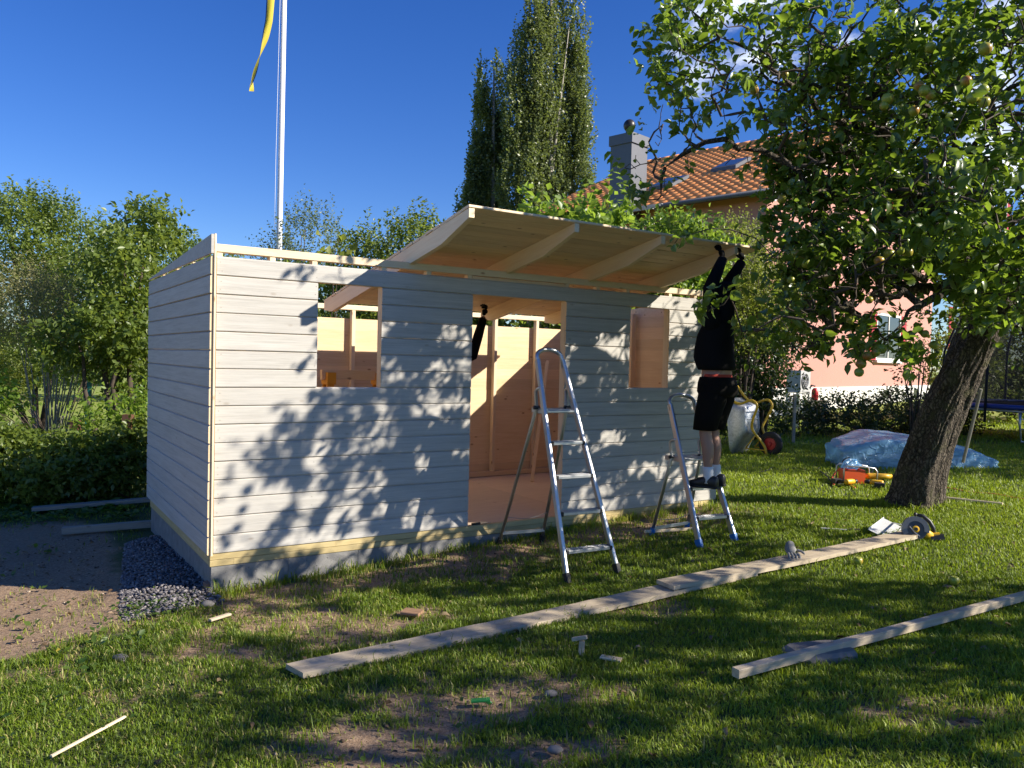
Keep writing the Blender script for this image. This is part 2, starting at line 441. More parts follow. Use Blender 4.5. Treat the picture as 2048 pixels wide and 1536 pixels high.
# ------------------------------------------------------------------ ground
def bare_mask(x, y):
    u, v = to_uv(x, y)
    n = fbm(x, y, 1.3, 4); nf = fbm(x+31, y-17, 4.5, 3)
    yard = sstep(-.2, -.75, u+.5*(n-.5))*sstep(-1.15, -.55, v+.9*(n-.5)-.10*(u+2.2))*sstep(4.6, 3.0, v)
    strip = sstep(1.0, .05, np.abs(v+.35)+.9*(n-.35))*sstep(-.6, .2, u)*sstep(6.5, 4.5, u)*.75
    def blob(cx, cy, rx, ry, k=1.0):
        d = np.sqrt(((x-cx)/rx)**2+((y-cy)/ry)**2); return k*sstep(1.15, .35, d+1.7*(nf-.5)+.8*(n-.5))
    b = np.maximum.reduce([yard, strip, blob(-1.2, 5.2, .75, .45, .75), blob(-.25, 3.95, .55, .26, .8), blob(-.55, 3.55, .45, .24, .85),
                           blob(.2, 4.1, .4, .2, .6), blob(.1, 3.42, .35, .2, .9), blob(-1.7, 4.75, .5, .25, .6), blob(.9, 5.35, .5, .25, .6),
                           blob(-.95, 4.95, .45, .25, .6), blob(1.9, 3.75, .4, .2, .5), blob(-.15, 6.45, .6, .3, .7),
                           sstep(.58, .78, nf)*.55*sstep(2.2, -.4, x)*sstep(8, 5, y)])
    return np.clip(b, 0, 1)

def make_ground():
    xs = np.concatenate([[-300,-150,-80,-45,-28,-19,-14,-11,-9], np.arange(-7.5, 8.01, .07), [9,10.5,12.5,15,19,26,40,75,150,300]])
    ys = np.concatenate([[-200,-90,-40,-20,-10,-5,-2,0,1,1.8], np.arange(2.4, 14.01, .07), [14.6,15.5,17,19,22,26,32,40,55,80,130,220,400]])
    Xg, Yg = np.meshgrid(xs, ys)
    x, y = Xg.ravel(), Yg.ravel()
    b = bare_mask(x, y)
    near = (np.abs(x) < 9) & (y > 1) & (y < 15)
    z = ground_z(x, y)+np.where(near, .05*(fbm(x, y, .9, 3)-.5)*sstep(.0, .3, 1)-.018*b+.03*b*(fbm(x, y, 7, 3)-.5), 0)
    nx, ny = len(xs), len(ys)
    i = (np.arange(ny-1)[:, None]*nx+np.arange(nx-1)[None]).ravel()
    F = np.stack([i, i+1, i+1+nx, i+nx], 1)
    me = bpy.data.meshes.new('ground'); me.from_pydata(np.stack([x, y, z], 1).tolist(), [], F.tolist())
    at_ = me.attributes.new('bare', 'FLOAT', 'POINT'); at_.data.foreach_set('value', b.astype(np.float32))
    me.shade_smooth()
    m = NM('ground_soil_and_turf'); v = m.n('ShaderNodeTexCoord').outputs['Object']
    a = m.n('ShaderNodeAttribute', attribute_name='bare').outputs['Fac']
    n = m.noise(v, 3, 8, .7); n2 = m.noise(v, 45, 5, .7); n3 = m.noise(v, 14, 4, .6)
    soil = m.ramp(n2, [(.3, (.14,.085,.048)), (.5, (.31,.205,.125)), (.72, (.46,.335,.22))])
    soil = m.mix(m.math('MULTIPLY', n, .45), soil, (.15,.095,.055))
    turf = m.ramp(n2, [(.3, (.032,.045,.010)), (.6, (.075,.095,.020)), (.8, (.14,.13,.045))])
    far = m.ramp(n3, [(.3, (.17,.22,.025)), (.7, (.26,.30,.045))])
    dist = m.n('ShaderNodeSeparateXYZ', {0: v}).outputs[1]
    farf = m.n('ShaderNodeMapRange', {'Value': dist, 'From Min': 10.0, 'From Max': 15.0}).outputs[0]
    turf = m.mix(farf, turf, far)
    fac = m.n('ShaderNodeMapRange', {'Value': m.math('ADD', a, m.math('MULTIPLY', m.math('SUBTRACT', n3, .5), .5)), 'From Min': .2, 'From Max': .55}).outputs[0]
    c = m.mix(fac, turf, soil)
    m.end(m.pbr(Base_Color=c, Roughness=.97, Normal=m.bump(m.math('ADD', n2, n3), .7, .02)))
    me.materials.append(m.mat)
    o = bpy.data.objects.new('ground', me); COL.objects.link(o)
    return tag(o, 'sloping garden lawn with worn bare soil around the shed', 'ground', kind='structure')
GROUND = make_ground()

def gzs(x, y):   # ground with the small relief near the shed
    x = np.asarray(x, float); y = np.asarray(y, float); b = bare_mask(x, y)
    return ground_z(x, y)+.05*(fbm(x, y, .9, 3)-.5)-.018*b+.03*b*(fbm(x, y, 7, 3)-.5)

def raw_mesh(name, V, F3=None, F4=None, mat=None, rnd=None, smooth=False):
    """fast mesh from arrays: F3 triangles, F4 quads, rnd per-vertex"""
    me = bpy.data.meshes.new(name)
    V = np.asarray(V, np.float32)
    me.vertices.add(len(V)); me.vertices.foreach_set('co', V.ravel())
    parts = []; tot = []
    if F4 is not None and len(F4): parts.append(np.asarray(F4, np.int32).ravel()); tot.append(np.full(len(F4), 4, np.int32))
    if F3 is not None and len(F3): parts.append(np.asarray(F3, np.int32).ravel()); tot.append(np.full(len(F3), 3, np.int32))
    idx = np.concatenate(parts); tot = np.concatenate(tot); st = np.concatenate([[0], np.cumsum(tot)[:-1]]).astype(np.int32)
    me.loops.add(len(idx)); me.loops.foreach_set('vertex_index', idx)
    me.polygons.add(len(tot)); me.polygons.foreach_set('loop_start', st)
    try: me.polygons.foreach_set('loop_total', tot)
    except Exception: pass
    me.update(calc_edges=True)
    if rnd is not None:
        a = me.attributes.new('rnd', 'FLOAT', 'POINT'); a.data.foreach_set('value', np.asarray(rnd, np.float32))
    if mat: me.materials.append(mat)
    if smooth: me.shade_smooth()
    return me

def _grassmat():
    m = NM('grass_blade')
    a = m.n('ShaderNodeAttribute', attribute_name='rnd').outputs['Fac']
    col = m.ramp(a, [(0, (.040,.080,.008)), (.45, (.16,.235,.016)), (.8, (.36,.43,.035)), (.9, (.34,.33,.07)), (1, (.48,.40,.18))])
    tcol = m.ramp(a, [(0, (.14,.24,.012)), (.8, (.50,.62,.04)), (1, (.5,.42,.15))])
    p = m.pbr(Base_Color=col, Roughness=.5); p.inputs['Specular IOR Level'].default_value = .35
    tr = m.n('ShaderNodeBsdfTranslucent', {'Color': tcol})
    return m.end(m.n('ShaderNodeMixShader', {0: .35, 1: p.outputs[0], 2: tr.outputs[0]}))
M['grass'] = _grassmat()

def scatter_grass():
    r = np.random.default_rng(21)
    def pts(n, y0, y1, xa, xb, extra=1.0):
        y = np.sqrt(r.random(n)*(y1**2-y0**2)+y0**2); lo = np.maximum(-.70*y-extra*.6, xa); hi = np.minimum(.70*y+extra*.6, xb)
        return lo+r.random(n)*(hi-lo), y
    sets = [(240000, 2.7, 6.0, -9, 9, .92), (115000, 6.0, 9.2, -2.2, 9, 1.25), (52000, 9.2, 14.0, 1.5, 12, 1.9), (16000, 14.0, 19.0, 1.5, 14, 2.8), (9000, 5.9, 10.5, -9, -2.2, 1.2)]
    X, Y, K = [], [], []
    for n, y0, y1, xa, xb, k in sets:
        x, y = pts(n, y0, y1, xa, xb); X.append(x); Y.append(y); K.append(np.full(n, k))
    n0 = sum(len(q) for q in X)
    a = r.random(700)*2*PI; q = .27+.12*r.random(700)**1.5; X.append(4.40+q*np.cos(a)); Y.append(8.62+q*np.sin(a)); K.append(np.full(700, 1.4))
    uu = 5.45*r.random(1700)**1.3; vv = -.012-.13*r.random(1700)**1.5; X.append(X0[0]+T2[0]*uu+N2[0]*vv); Y.append(X0[1]+T2[1]*uu+N2[1]*vv); K.append(np.full(1700, 1.1))
    x = np.concatenate(X); y = np.concatenate(Y); k = np.concatenate(K); tallk = np.arange(len(x)) >= n0
    b = bare_mask(x, y); u, v = to_uv(x, y)
    inside = (u > -.1) & (u < 5.6) & (v > -.0) & (v < 2.9)
    clump = vnoise(x, y, 9.0)
    keep = (~inside) & (r.random(len(x)) > np.clip(b*1.06, 0, .95)) & ((clump > .35*b) | (b < .1)) | (tallk & (clump > .3))
    gv = (u < -.05) & (u > -.7) & (v > -.2) & (v < 2.4); keep &= ~gv
    x, y, k, b, clump, tallk = x[keep], y[keep], k[keep], b[keep], clump[keep], tallk[keep]; n = len(x)
    z = gzs(x, y)-.004
    tall = vnoise(x, y, 1.7); pn = fbm(x+9, y+4, .7, 3)
    h = (.017+.022*r.random(n)+.020*tall**2+.03*(b > .05)*(clump > .6)*r.random(n))*np.sqrt(k)
    h *= np.where(r.random(n) > .985, 1.9, 1.0)*np.where(tallk, 1.2+1.6*r.random(n)**2, 1.0)
    wd = (.0019+.0022*r.random(n))*k
    th = r.random(n)*2*PI; ln = (.25+.75*r.random(n))*h*(.55+.7*vnoise(x, y, 5))
    dirx = np.cos(th); diry = np.sin(th); ph = th+PI/2+(r.random(n)-.5)*1.6
    sx, sy = np.cos(ph)*wd, np.sin(ph)*wd
    V = np.empty((n, 5, 3))
    V[:,0] = np.stack([x-sx, y-sy, z], 1); V[:,1] = np.stack([x+sx, y+sy, z], 1)
    mx_, my_ = x+dirx*ln*.35, y+diry*ln*.35; mz = z+h*.62
    V[:,2] = np.stack([mx_-sx*.8, my_-sy*.8, mz], 1); V[:,3] = np.stack([mx_+sx*.8, my_+sy*.8, mz], 1)
    V[:,4] = np.stack([x+dirx*ln, y+diry*ln, z+h*(1-.25*r.random(n))], 1)
    i = np.arange(n)*5
    F4 = np.stack([i, i+1, i+3, i+2], 1); F3 = np.stack([i+2, i+3, i+4], 1)
    lush = sstep(-.5, 1.8, x)*.20+.05*sstep(8, 12, y)
    rv = np.clip(.28+.45*(pn-.5)+.42*(r.random(n)-.35)+lush+.30*b*r.random(n), 0, .86)
    dry = r.random(n) < (.02+.22*b+.06*sstep(1.2, -1, x)); rv = np.where(dry, .9+.1*r.random(n), rv)
    me = raw_mesh('grass', V.reshape(-1, 3), F3, F4, M['grass'], np.repeat(rv, 5))
    o = bpy.data.objects.new('grass', me); COL.objects.link(o)
    tag(o, 'short green lawn grass around the shed', 'grass', kind='stuff')
scatter_grass()

def ico_stones(name, P, R, mat, seed, squash=.65):
    r = np.random.default_rng(seed); n = len(P)
    t = (1+5**.5)/2
    base = nrm(np.array([(-1,t,0),(1,t,0),(-1,-t,0),(1,-t,0),(0,-1,t),(0,1,t),(0,-1,-t),(0,1,-t),(t,0,-1),(t,0,1),(-t,0,-1),(-t,0,1)]))
    fc = np.array([(0,11,5),(0,5,1),(0,1,7),(0,7,10),(0,10,11),(1,5,9),(5,11,4),(11,10,2),(10,7,6),(7,1,8),(3,9,4),(3,4,2),(3,2,6),(3,6,8),(3,8,9),(4,9,5),(2,4,11),(6,2,10),(8,6,7),(9,8,1)])
    A = r.random((n, 3))*2*PI
    s = R[:, None]*np.stack([.7+.6*r.random(n), .6+.5*r.random(n), squash*(.6+.6*r.random(n))], 1)
    V = base[None]*s[:, None]*(1+.3*(r.random((n, 12, 1))-.5))
    ca, sa = np.cos(A[:,0]), np.sin(A[:,0]); cb, sb = np.cos((A[:,1]-PI)*.25), np.sin((A[:,1]-PI)*.25)
    x, y, z = V[...,0], V[...,1], V[...,2]
    y, z = y*cb[:,None]-z*sb[:,None], y*sb[:,None]+z*cb[:,None]
    x, y = x*ca[:,None]-y*sa[:,None], x*sa[:,None]+y*ca[:,None]
    V = np.stack([x, y, z], -1)+P[:, None]
    F = (fc[None]+(np.arange(n)*12)[:, None, None]).reshape(-1, 3)
    me = raw_mesh(name, V.reshape(-1, 3), F, None, mat, np.repeat(r.random(n), 12))
    o = bpy.data.objects.new(name, me); COL.objects.link(o); return o

def _gravelmat():
    m = NM('crushed_stone'); a = m.n('ShaderNodeAttribute', attribute_name='rnd').outputs['Fac']
    n = m.noise(m.n('ShaderNodeTexCoord').outputs['Object'], 60, 4)
    c = m.ramp(a, [(0, (.085,.08,.085)), (.6, (.16,.15,.155)), (1, (.34,.31,.30))])
    return m.end(m.pbr(Base_Color=m.mix(m.math('MULTIPLY', n, .4), c, (.12,.10,.09)), Roughness=.9))
M['gravel'] = _gravelmat()
def gravel():
    r = np.random.default_rng(8); n = 7500
    v = -.32+2.6*r.random(n)**1.1; wdt = .66-.14*np.clip(v, 0, 3); u = .02-wdt*r.random(n)**.8
    q = X0[None]+T2[None]*u[:, None]+N2[None]*v[:, None]
    edge = np.clip((u+wdt)/.3, 0, 1)
    keep = r.random(n) < .35+.65*edge; keep &= ~((u > -.06) & (v > .12) & False)
    q, v, edge = q[keep], v[keep], edge[keep]
    z = gzs(q[:,0], q[:,1])+.045*edge*r.random(len(q))+.004
    o = ico_stones('gravel', np.column_stack([q, z]), .008+.009*r.random(len(q)), M['gravel'], 9)
    tag(o, 'grey crushed stone drain strip along the end wall of the shed', 'gravel', kind='stuff')
    # crumbs of soil, bark and wood on the worn patches
    n = 11000; x = -4.5+7.5*r.random(n); y = 3.0+5.0*r.random(n); b = bare_mask(x, y); u, v = to_uv(x, y)
    k = (r.random(n) < b*.9) & ~((u > -.05) & (v > -.02)); x, y = x[k], y[k]
    o = ico_stones('soil_crumbs', np.column_stack([x, y, gzs(x, y)+.003]), .003+.013*r.random(len(x))**4, None, 10, .5)
    m = NM('soil_crumb'); a = m.n('ShaderNodeAttribute', attribute_name='rnd').outputs['Fac']
    o.data.materials.append(m.end(m.pbr(Base_Color=m.ramp(a, [(0, (.07,.045,.026)), (.75, (.22,.145,.09)), (.9, (.42,.32,.22)), (1, (.55,.45,.33))]), Roughness=.95)))
    tag(o, 'crumbs of soil and wood chips on the worn lawn', 'debris', kind='stuff')
gravel()

# ------------------------------------------------------------------ shed
shed = thing('shed', 'half built white boarded garden shed with two window holes and a doorway', 'shed', (X0[0], X0[1], 0), YAW)
B, ZB, SL, SD = .14, .1027, 5.45, 2.75
U_D = (2.214, 3.2675); U_W1 = (.78, 1.334); U_W2 = (4.095, 4.648)
_boards = {}
def board_mesh(L):
    k = round(L, 3)
    if k in _boards: return _boards[k]
    pr = [(0,0),(-.0165,0),(-.021,.0045),(-.021,.1270),(-.0125,.1322),(-.0060,.1395),(0,.1395)]
    n = len(pr); vs = [(0, a, b) for a, b in pr]+[(L, a, b) for a, b in pr]
    fs = [((i+1)%n, i, n+i, n+(i+1)%n) for i in range(n)]+[tuple(range(n)), tuple(range(2*n-1, n-1, -1))]
    me = bpy.data.meshes.new('siding_board'); me.from_pydata(vs, [], fs)
    me.materials.append(M['white_board']); me.materials.append(M['pine'])
    me.polygons.foreach_set('material_index', [1,0,0,0,0,1,1,1,1])
    _boards[k] = me; return me
R_FRONT = Matrix.Identity(3)
R_LEFT = Matrix(((0,1,0),(-1,0,0),(0,0,1)))
R_RIGHT = Matrix(((0,-1,0),(1,0,0),(0,0,1)))
R_BACK = Matrix(((-1,0,0),(0,-1,0),(0,0,1)))
def siding(L, R, org, jit=.0012):
    me = board_mesh(L); o = random.uniform(-jit, jit)
    Mx = R.to_4x4(); p = Vector(org)+R @ Vector((0, o, 0)); Mx.translation = p
    return link_mesh('siding_board', me, shed, M=Mx)
for c in range(16):
    z = ZB+c*B
    cuts = [(0, SL)]
    holes = []
    if c < 15: holes.append(U_D)
    if 9 <= c < 15: holes += [U_W1, U_W2]
    u = 0.0
    for a, b_ in sorted(holes):
        siding(a-u, R_FRONT, (u, .021, z)); u = b_
    siding(SL-u, R_FRONT, (u, .021, z))
    siding(2.795, R_LEFT, (-.031, 2.765, z))          # end wall towards the gravel
    if c < 15: siding(2.70, R_RIGHT, (SL+.010, .03, z))
    if c < 14: siding(SL, R_BACK, (SL, SD-.021, z))
# wedge over the end wall
b = MB(); b.prism([(-.053, -.05, ZB+16*B+.012), (-.053, -.05, 2.495), (-.053, 2.765, 2.362), (-.053, 2.765, ZB+16*B+.012)], (.02, 0, 0))
b.build('gable_board', M['white_board'], shed)
b = MB(); b.prism([(SL+.011, .03, ZB+15*B), (SL+.011, .03, 2.40), (SL+.011, 2.73, 2.235), (SL+.011, 2.73, ZB+15*B)], (.02, 0, 0))
b.build('gable_board', M['pine'], shed)
stick('corner_batten', (-.022, -.028, ZB-.005), (-.022, -.028, 2.50), .016, .032, M['pine_light'], shed, (0,1,0))
def stud(u, v0, v1, z0, z1, wd=.045, mat='pine_light', nm='stud'):
    return stick(nm, (u, (v0+v1)/2, z0), (u, (v0+v1)/2, z1), wd, v1-v0, M[mat], shed, (0,1,0))
FV = (.0225, .0915)
ztop = 2.374
for u in (.0235, U_W1[0]-.0235, U_W1[1]+.0235, U_D[0]-.0235, U_D[1]+.0235, U_W2[0]-.0235, U_W2[1]+.0235, SL-.03):
    stud(u, *FV, .082, ztop)
for u in (.42, 1.78, 3.68, 5.05): stud(u, *FV, .082, ztop)
for (a, b_) in (U_W1, U_W2):
    stick('window_sill_piece', (a+.002, .057, ZB+9*B-.024), (b_-.002, .057, ZB+9*B-.024), .069, .045, M['pine'], shed)
    stick('lintel', (a+.002, .057, 2.226), (b_-.002, .057, 2.226), .069, .045, M['pine'], shed)
stick('lintel', (U_D[0]+.002, .057, 2.226), (U_D[1]-.002, .057, 2.226), .069, .045, M['pine'], shed)
stick('door_header', (U_D[0]+.002, .045, 2.331), (U_D[1]-.002, .045, 2.331), .045, .075, M['pine'], shed)
stick('top_rail', (-.005, .052, 2.405), (SL+.01, .052, 2.405), .075, .060, M['pine_light'], shed)
stick('top_rail', (0.03, 2.69, 2.19), (SL, 2.69, 2.19), .07, .058, M['pine_light'], shed)
stick('bottom_plate', (0.03, 2.69, .116), (SL, 2.69, .116), .07, .06, M['pine'], shed)
for k in range(9): stud(.17+.66*k if k < 8 else 5.40, 2.655, 2.724, .148, 2.159)
for v in (.75, 1.42, 2.1): stud_o = stick('stud', (SL-.047, v, .082), (SL-.047, v, 2.24), .068, .045, M['pine'], shed, (0,1,0))
for v in (.75, 1.42, 2.1): stick('stud', (.006, v, .082), (.006, v, 2.36), .068, .045, M['pine'], shed, (0,1,0))
# floor, rim beams, foundation blocks
for i, (a, b_) in enumerate(((.03, 1.83), (1.834, 3.63), (3.634, SL))):
    bb = MB(); bb.box(a, b_, .012, 2.72, .056, .078); bb.build('floor_panel', M['plywood'], shed)
for a, b_ in ((-.02, .97), (.972, 3.2), (3.202, SL)):
    stick('rim_beam', (a, .035, .0785-.0255+.023), (b_, .035, .0785-.0255+.023), .05, .048, M['treated'], shed)
for a, b_ in ((-.02, .155), (.157, 2.4), (2.402, SL)):
    stick('rim_beam', (a, .037, .026), (b_, .037, .026), .05, .048, M['treated'], shed)
for a, b_ in ((.064, 1.2), (1.202, 2.74)):
    stick('rim_beam', (.006, a, .051), (.006, b_, .051), .05, .098, M['treated'], shed)
stick('rim_beam', (0, 2.72, .035), (SL, 2.72, .035), .06, .04, M['treated'], shed)
def block(a0, a1, b0, b1, z0, z1):
    bb = MB(); c = .006
    bb.bar(((a0+a1)/2, (b0+b1)/2, z0), ((a0+a1)/2, (b0+b1)/2, z1), a1-a0, b1-b0, (0,1,0), 0, c*.4); bb.build('foundation_block', M['concrete'], shed)
for row, (z0, z1, sh) in enumerate(((-.405, -.204, .3), (-.201, -.001, 0))):
    u = -.012
    while u < SL-.05:
        e = min(u+(.59 if u > 0 else .59-sh), SL); block(u, e-.0015, .016, .19, z0, z1); u = e
    v = .194
    while v < 2.7:
        e = min(v+.59, 2.74); block(-.010, .17, v, e-.004, z0, z1); v = e
    block(.18, SL, 2.6, 2.74, z0, z1); block(SL-.19, SL, .2, 2.59, z0, z1)
# screws along the board ends
def screws():
    b = MB(); r = random.Random(4)
    us = [.03, U_W1[0]-.02, U_W1[1]+.02, U_D[0]-.022, U_D[1]+.022, U_W2[0]-.02, U_W2[1]+.02]
    for c in range(16):
        for u in us:
            for dz in (.035, .10):
                x = u+r.uniform(-.008, .008); z = ZB+c*B+dz+r.uniform(-.008, .008)
                b.add([(x+.0042*math.cos(k*PI/3), -.0006, z+.0042*math.sin(k*PI/3)) for k in range(6)], [tuple(range(6))])
        for v in (.05, .72, 1.42, 2.1, 2.72):
            z = ZB+c*B+.07+r.uniform(-.02, .02)
            b.add([(-.0528, v+.003*math.cos(k*PI/3), z+.003*math.sin(k*PI/3)) for k in range(6)], [tuple(range(6))])
    b.build('screw_heads', M['grey_wood'], shed, kind='stuff')
screws()

# ------------------------------------------------------------------ roof panel resting on the shed
roof = thing('roof_panel', 'unfinished timber roof panel of boards on four rafters slid over the shed', 'roof panel', (X0[0], X0[1], 2.0), YAW)
def rz_top(v): return 2.19+(2.08-v)*.1818-2.0
def rafter(u):
    t = rz_top
    pts = [(-1.0, t(-1.0)), (-1.0, t(-1.0)-.07), (-.56, t(-.56)-.147), (1.86, t(1.86)-.147), (2.08, t(2.08)-.085), (2.08, t(2.08))]
    b = MB(); b.prism([(u, v, z) for v, z in pts], (.047, 0, 0)); return b
rm = None
for u in (1.58, 2.575, 3.54, 4.49):
    # build along local X so that the grain follows the rafter
    t = math.atan(.1818); d = Vector((0, math.cos(t), -math.sin(t)))
    if rm is None:
        bb = rafter(0); org = Vector((0, -1.0, rz_top(-1.0)))
        ax = d; sd_ = Vector((-1, 0, 0)); upv = ax.cross(sd_)
        R3 = Matrix((ax, sd_, upv)).transposed(); Ri = R3.inverted()
        me = bpy.data.meshes.new('rafter'); me.from_pydata([tuple(Ri @ (Vector(p)-org)) for p in bb.v], [], bb.f); me.materials.append(M['pine_light'])
        import bmesh
        bm = bmesh.new(); bm.from_mesh(me); bmesh.ops.recalc_face_normals(bm, faces=bm.faces); bm.to_mesh(me); bm.free(); rm = me
    Mx = R3.to_4x4(); Mx.translation = org+Vector((u, 0, 0)); link_mesh('rafter', rm, roof, M=Mx)
nb = 26; wv = 3.095/nb
for i in range(nb):
    v = -1.008+wv*(i+.5); t = math.atan(.1818)
    stick('deck_board', (1.578+random.uniform(-.006,.004), v, rz_top(v)+.0125+(dz_ := random.uniform(0,.0025))), (4.85+random.uniform(-.006,.006), v, rz_top(v)+.0125+dz_), wv/math.cos(t)-.004-random.random()*.002, .021, M['deck_board'], roof, (0, .1818, 1), .003)
# ------------------------------------------------------------------ step ladders
def ladder(name, label, FL, FR, RL, RR, top_c, top_w, ztop, steps, plat, pivot_z, plat_depth, foot_mat, foot_label=None):
    FL, FR, RL, RR = [np.array([p[0], p[1], gz(p[0], p[1])]) for p in (FL, FR, RL, RR)]
    side = nrm(FR-FL); side[2] = 0; side = nrm(side)
    tc = np.array([top_c[0], top_c[1], 0])
    zg = (FL[2]+FR[2])/2
    TL = tc-side*top_w/2+np.array([0,0,zg+ztop-.10]); TR = tc+side*top_w/2+np.array([0,0,zg+ztop-.10])
    root = thing(name, label, 'stepladder', tuple((FL+FR+RL+RR)/4))
    fwd = nrm(np.append((RL+RR)[:2]-(FL+FR)[:2], 0))
    up_dir = nrm((TL+TR)/2-(FL+FR)/2)
    # front rails as one bowed tube each side joined by the top hoop
    def rail(F, T_): 
        b = MB(); b.bar(F, T_, .030, .060, fwd, 0, .008)
        return b.build('rail', M['alu'], root, world=True)
    rail(FL+up_dir*.04, TL); rail(FR+up_dir*.04, TR)
    arc = []
    for k in range(13):
        a = PI*k/12; c = (TL+TR)/2
        arc.append(c-side*math.cos(a)*top_w/2*(1.0)+up_dir*(.012+math.sin(a)**.8*.085))
    arc[0] = TL-up_dir*.06; arc[-1] = TR-up_dir*.06
    b = MB(); b.tube(arc, .019, 10); b.build('top_hoop', M['alu'], root, True, True)
    # rear legs bending into the rails
    def on_rail(F, T_, z): t = (z-F[2])/(T_[2]-F[2]); return F+(T_-F)*t
    for F, T_, R_, sgn in ((FL, TL, RL, -1), (FR, TR, RR, 1)):
        pz = zg+pivot_z; a = on_rail(F, T_, pz+.17)+side*sgn*.004
        piv = on_rail(F, T_, pz)+fwd*(plat_depth*.52)
        mid = (a*.35+piv*.65)+fwd*.045+np.array([0,0,.075])
        b = MB(); b.tube([a, a*.6+mid*.4+fwd*.02, mid, piv, R_+nrm(piv-R_)*.03], .0155, 8); b.build('rear_leg', M['alu'], root, True, True)
        b = MB(); b.tube([piv-side*sgn*.026, piv+side*sgn*.026], .017, 10); b.build('hinge_knob', M['black_plastic'], root, True, True)
        for P, q in ((F, up_dir), (R_, nrm(piv-R_))):
            b = MB(); b.bar(P-q*.005, P+q*.07, .040, .068 if P is F else .042, fwd, 0, .006)
            b.build('rubber_foot', M[foot_mat], root, world=True)
    # steps
    for z in steps:
        a = on_rail(FL, TL, zg+z); c = on_rail(FR, TR, zg+z)
        st = MB(); st.bar(a+side*.012+fwd*.012, c-side*.012+fwd*.012, .082, .026, (0,0,1), 0, .004)
        for k in range(6):
            o_ = fwd*(-.024+.0145*k); st.bar(a+side*.02+o_+np.array([0,0,.0145]), c-side*.02+o_+np.array([0,0,.0145]), .006, .004, (0,0,1), 0, .001)
        so_ = st.build('step', M['alu'], root, world=True)
        for e, sg in ((a, 1), (c, -1)):
            cb = MB(); cb.bar(e+side*sg*.010+fwd*.012, e+side*sg*.030+fwd*.012, .090, .034, (0,0,1), 0, .004)
            co = cb.build('end_cap', M['black_plastic'], root, world=True); co.parent = so_
    # platform
    a = on_rail(FL, TL, zg+plat); c = on_rail(FR, TR, zg+plat)
    b = MB(); m0 = (a+c)/2+fwd*(plat_depth*.45)
    wd = np.linalg.norm(c-a)-.03
    b.bar(m0-side*wd/2, m0+side*wd/2, plat_depth, .022, (0,0,1), 0, .006)
    for k in range(9):
        o_ = fwd*plat_depth*(-.44+.11*k); b.bar(m0-side*(wd/2-.01)+o_+np.array([0,0,.0125]), m0+side*(wd/2-.01)+o_+np.array([0,0,.0125]), .009, .004, (0,0,1), 0, .001)
    for e in (-1, 1): b.bar(m0+side*e*wd/2-fwd*plat_depth*.52, m0+side*e*wd/2+fwd*plat_depth*.52, .012, .045, (0,0,1), 0, .003)
    b.build('platform', M['alu'], root, world=True)
    # rear brace and strap
    for h in (.09,):
        b = MB(); pl = RL+(on_rail(FL, TL, zg+pivot_z)-RL)*h; pr = RR+(on_rail(FR, TR, zg+pivot_z)-RR)*h
        b.bar(pl, pr, .012, .03, (0,0,1)); b.build('rear_brace', M['alu'], root, world=True)
    pl = RL+(on_rail(FL, TL, zg+pivot_z)-RL)*.22; pr = RR+(on_rail(FR, TR, zg+pivot_z)-RR)*.24
    path = [pl+(pr-pl)*t+np.array([0,0,-.035*math.sin(PI*t)]) for t in np.linspace(0, 1, 9)]
    b = MB(); b.tube(path, .009, 6, flat=.25); b.build('strap', M['grey_wood'], root, True, True)
    return root
ladder('step_ladder', 'tall aluminium stepladder standing open before the shed doorway', (.459,5.977), (.87,6.214), (-.084,7.243), (.31,7.318),
       (.315,6.655), .25, 1.775, (.20,.475,.745,1.005), 1.255, 1.28, .26, 'black_rubber')
ladder('step_ladder', 'short aluminium stepladder with blue feet carrying the climbing person', (1.692,6.936), (2.052,7.122), (1.354,7.448), (1.732,7.662),
       (1.615,7.47), .30, 1.32, (.225,.475), .725, .74, .24, 'blue_plastic')

# ------------------------------------------------------------------ people
def skin_mesh(name, chains, mats, parent, sub=2, root_first=True):
    """chains: list of [(point, radius or (rx, ry))...]; a chain may start at the index of an existing vertex"""
    V, R, Ed = [], [], []
    for ch in chains:
        prev = None
        for it in ch:
            if isinstance(it, int): prev = it; continue
            p, r = it; V.append(tuple(map(float, p))); R.append(r if isinstance(r, tuple) else (r, r)); i = len(V)-1
            if prev is not None: Ed.append((prev, i))
            prev = i
    me = bpy.data.meshes.new(name); me.from_pydata(V, Ed, [])
    o = bpy.data.objects.new(name, me); COL.objects.link(o)
    md = o.modifiers.new('skin', 'SKIN'); md.use_smooth_shade = True
    sv = me.skin_vertices[0].data
    seen = set()
    adj = {i: [] for i in range(len(V))}
    for a, b in Ed: adj[a].append(b); adj[b].append(a)
    for i in range(len(V)):
        sv[i].radius = R[i]
        if i not in seen:
            sv[i].use_root = True; st = [i]
            while st:
                k = st.pop()
                if k in seen: continue
                seen.add(k); st += adj[k]
    ss = o.modifiers.new('sub', 'SUBSURF'); ss.levels = sub; ss.render_levels = sub
    dg = bpy.context.evaluated_depsgraph_get(); dg.update()
    nm = bpy.data.meshes.new_from_object(o.evaluated_get(dg)); nm.name = name
    bpy.data.objects.remove(o)
    nm.materials.clear(); nm.materials.append(mats); nm.shade_smooth()
    o = bpy.data.objects.new(name, nm); COL.objects.link(o)
    if parent is not None: o.parent = parent
    return o

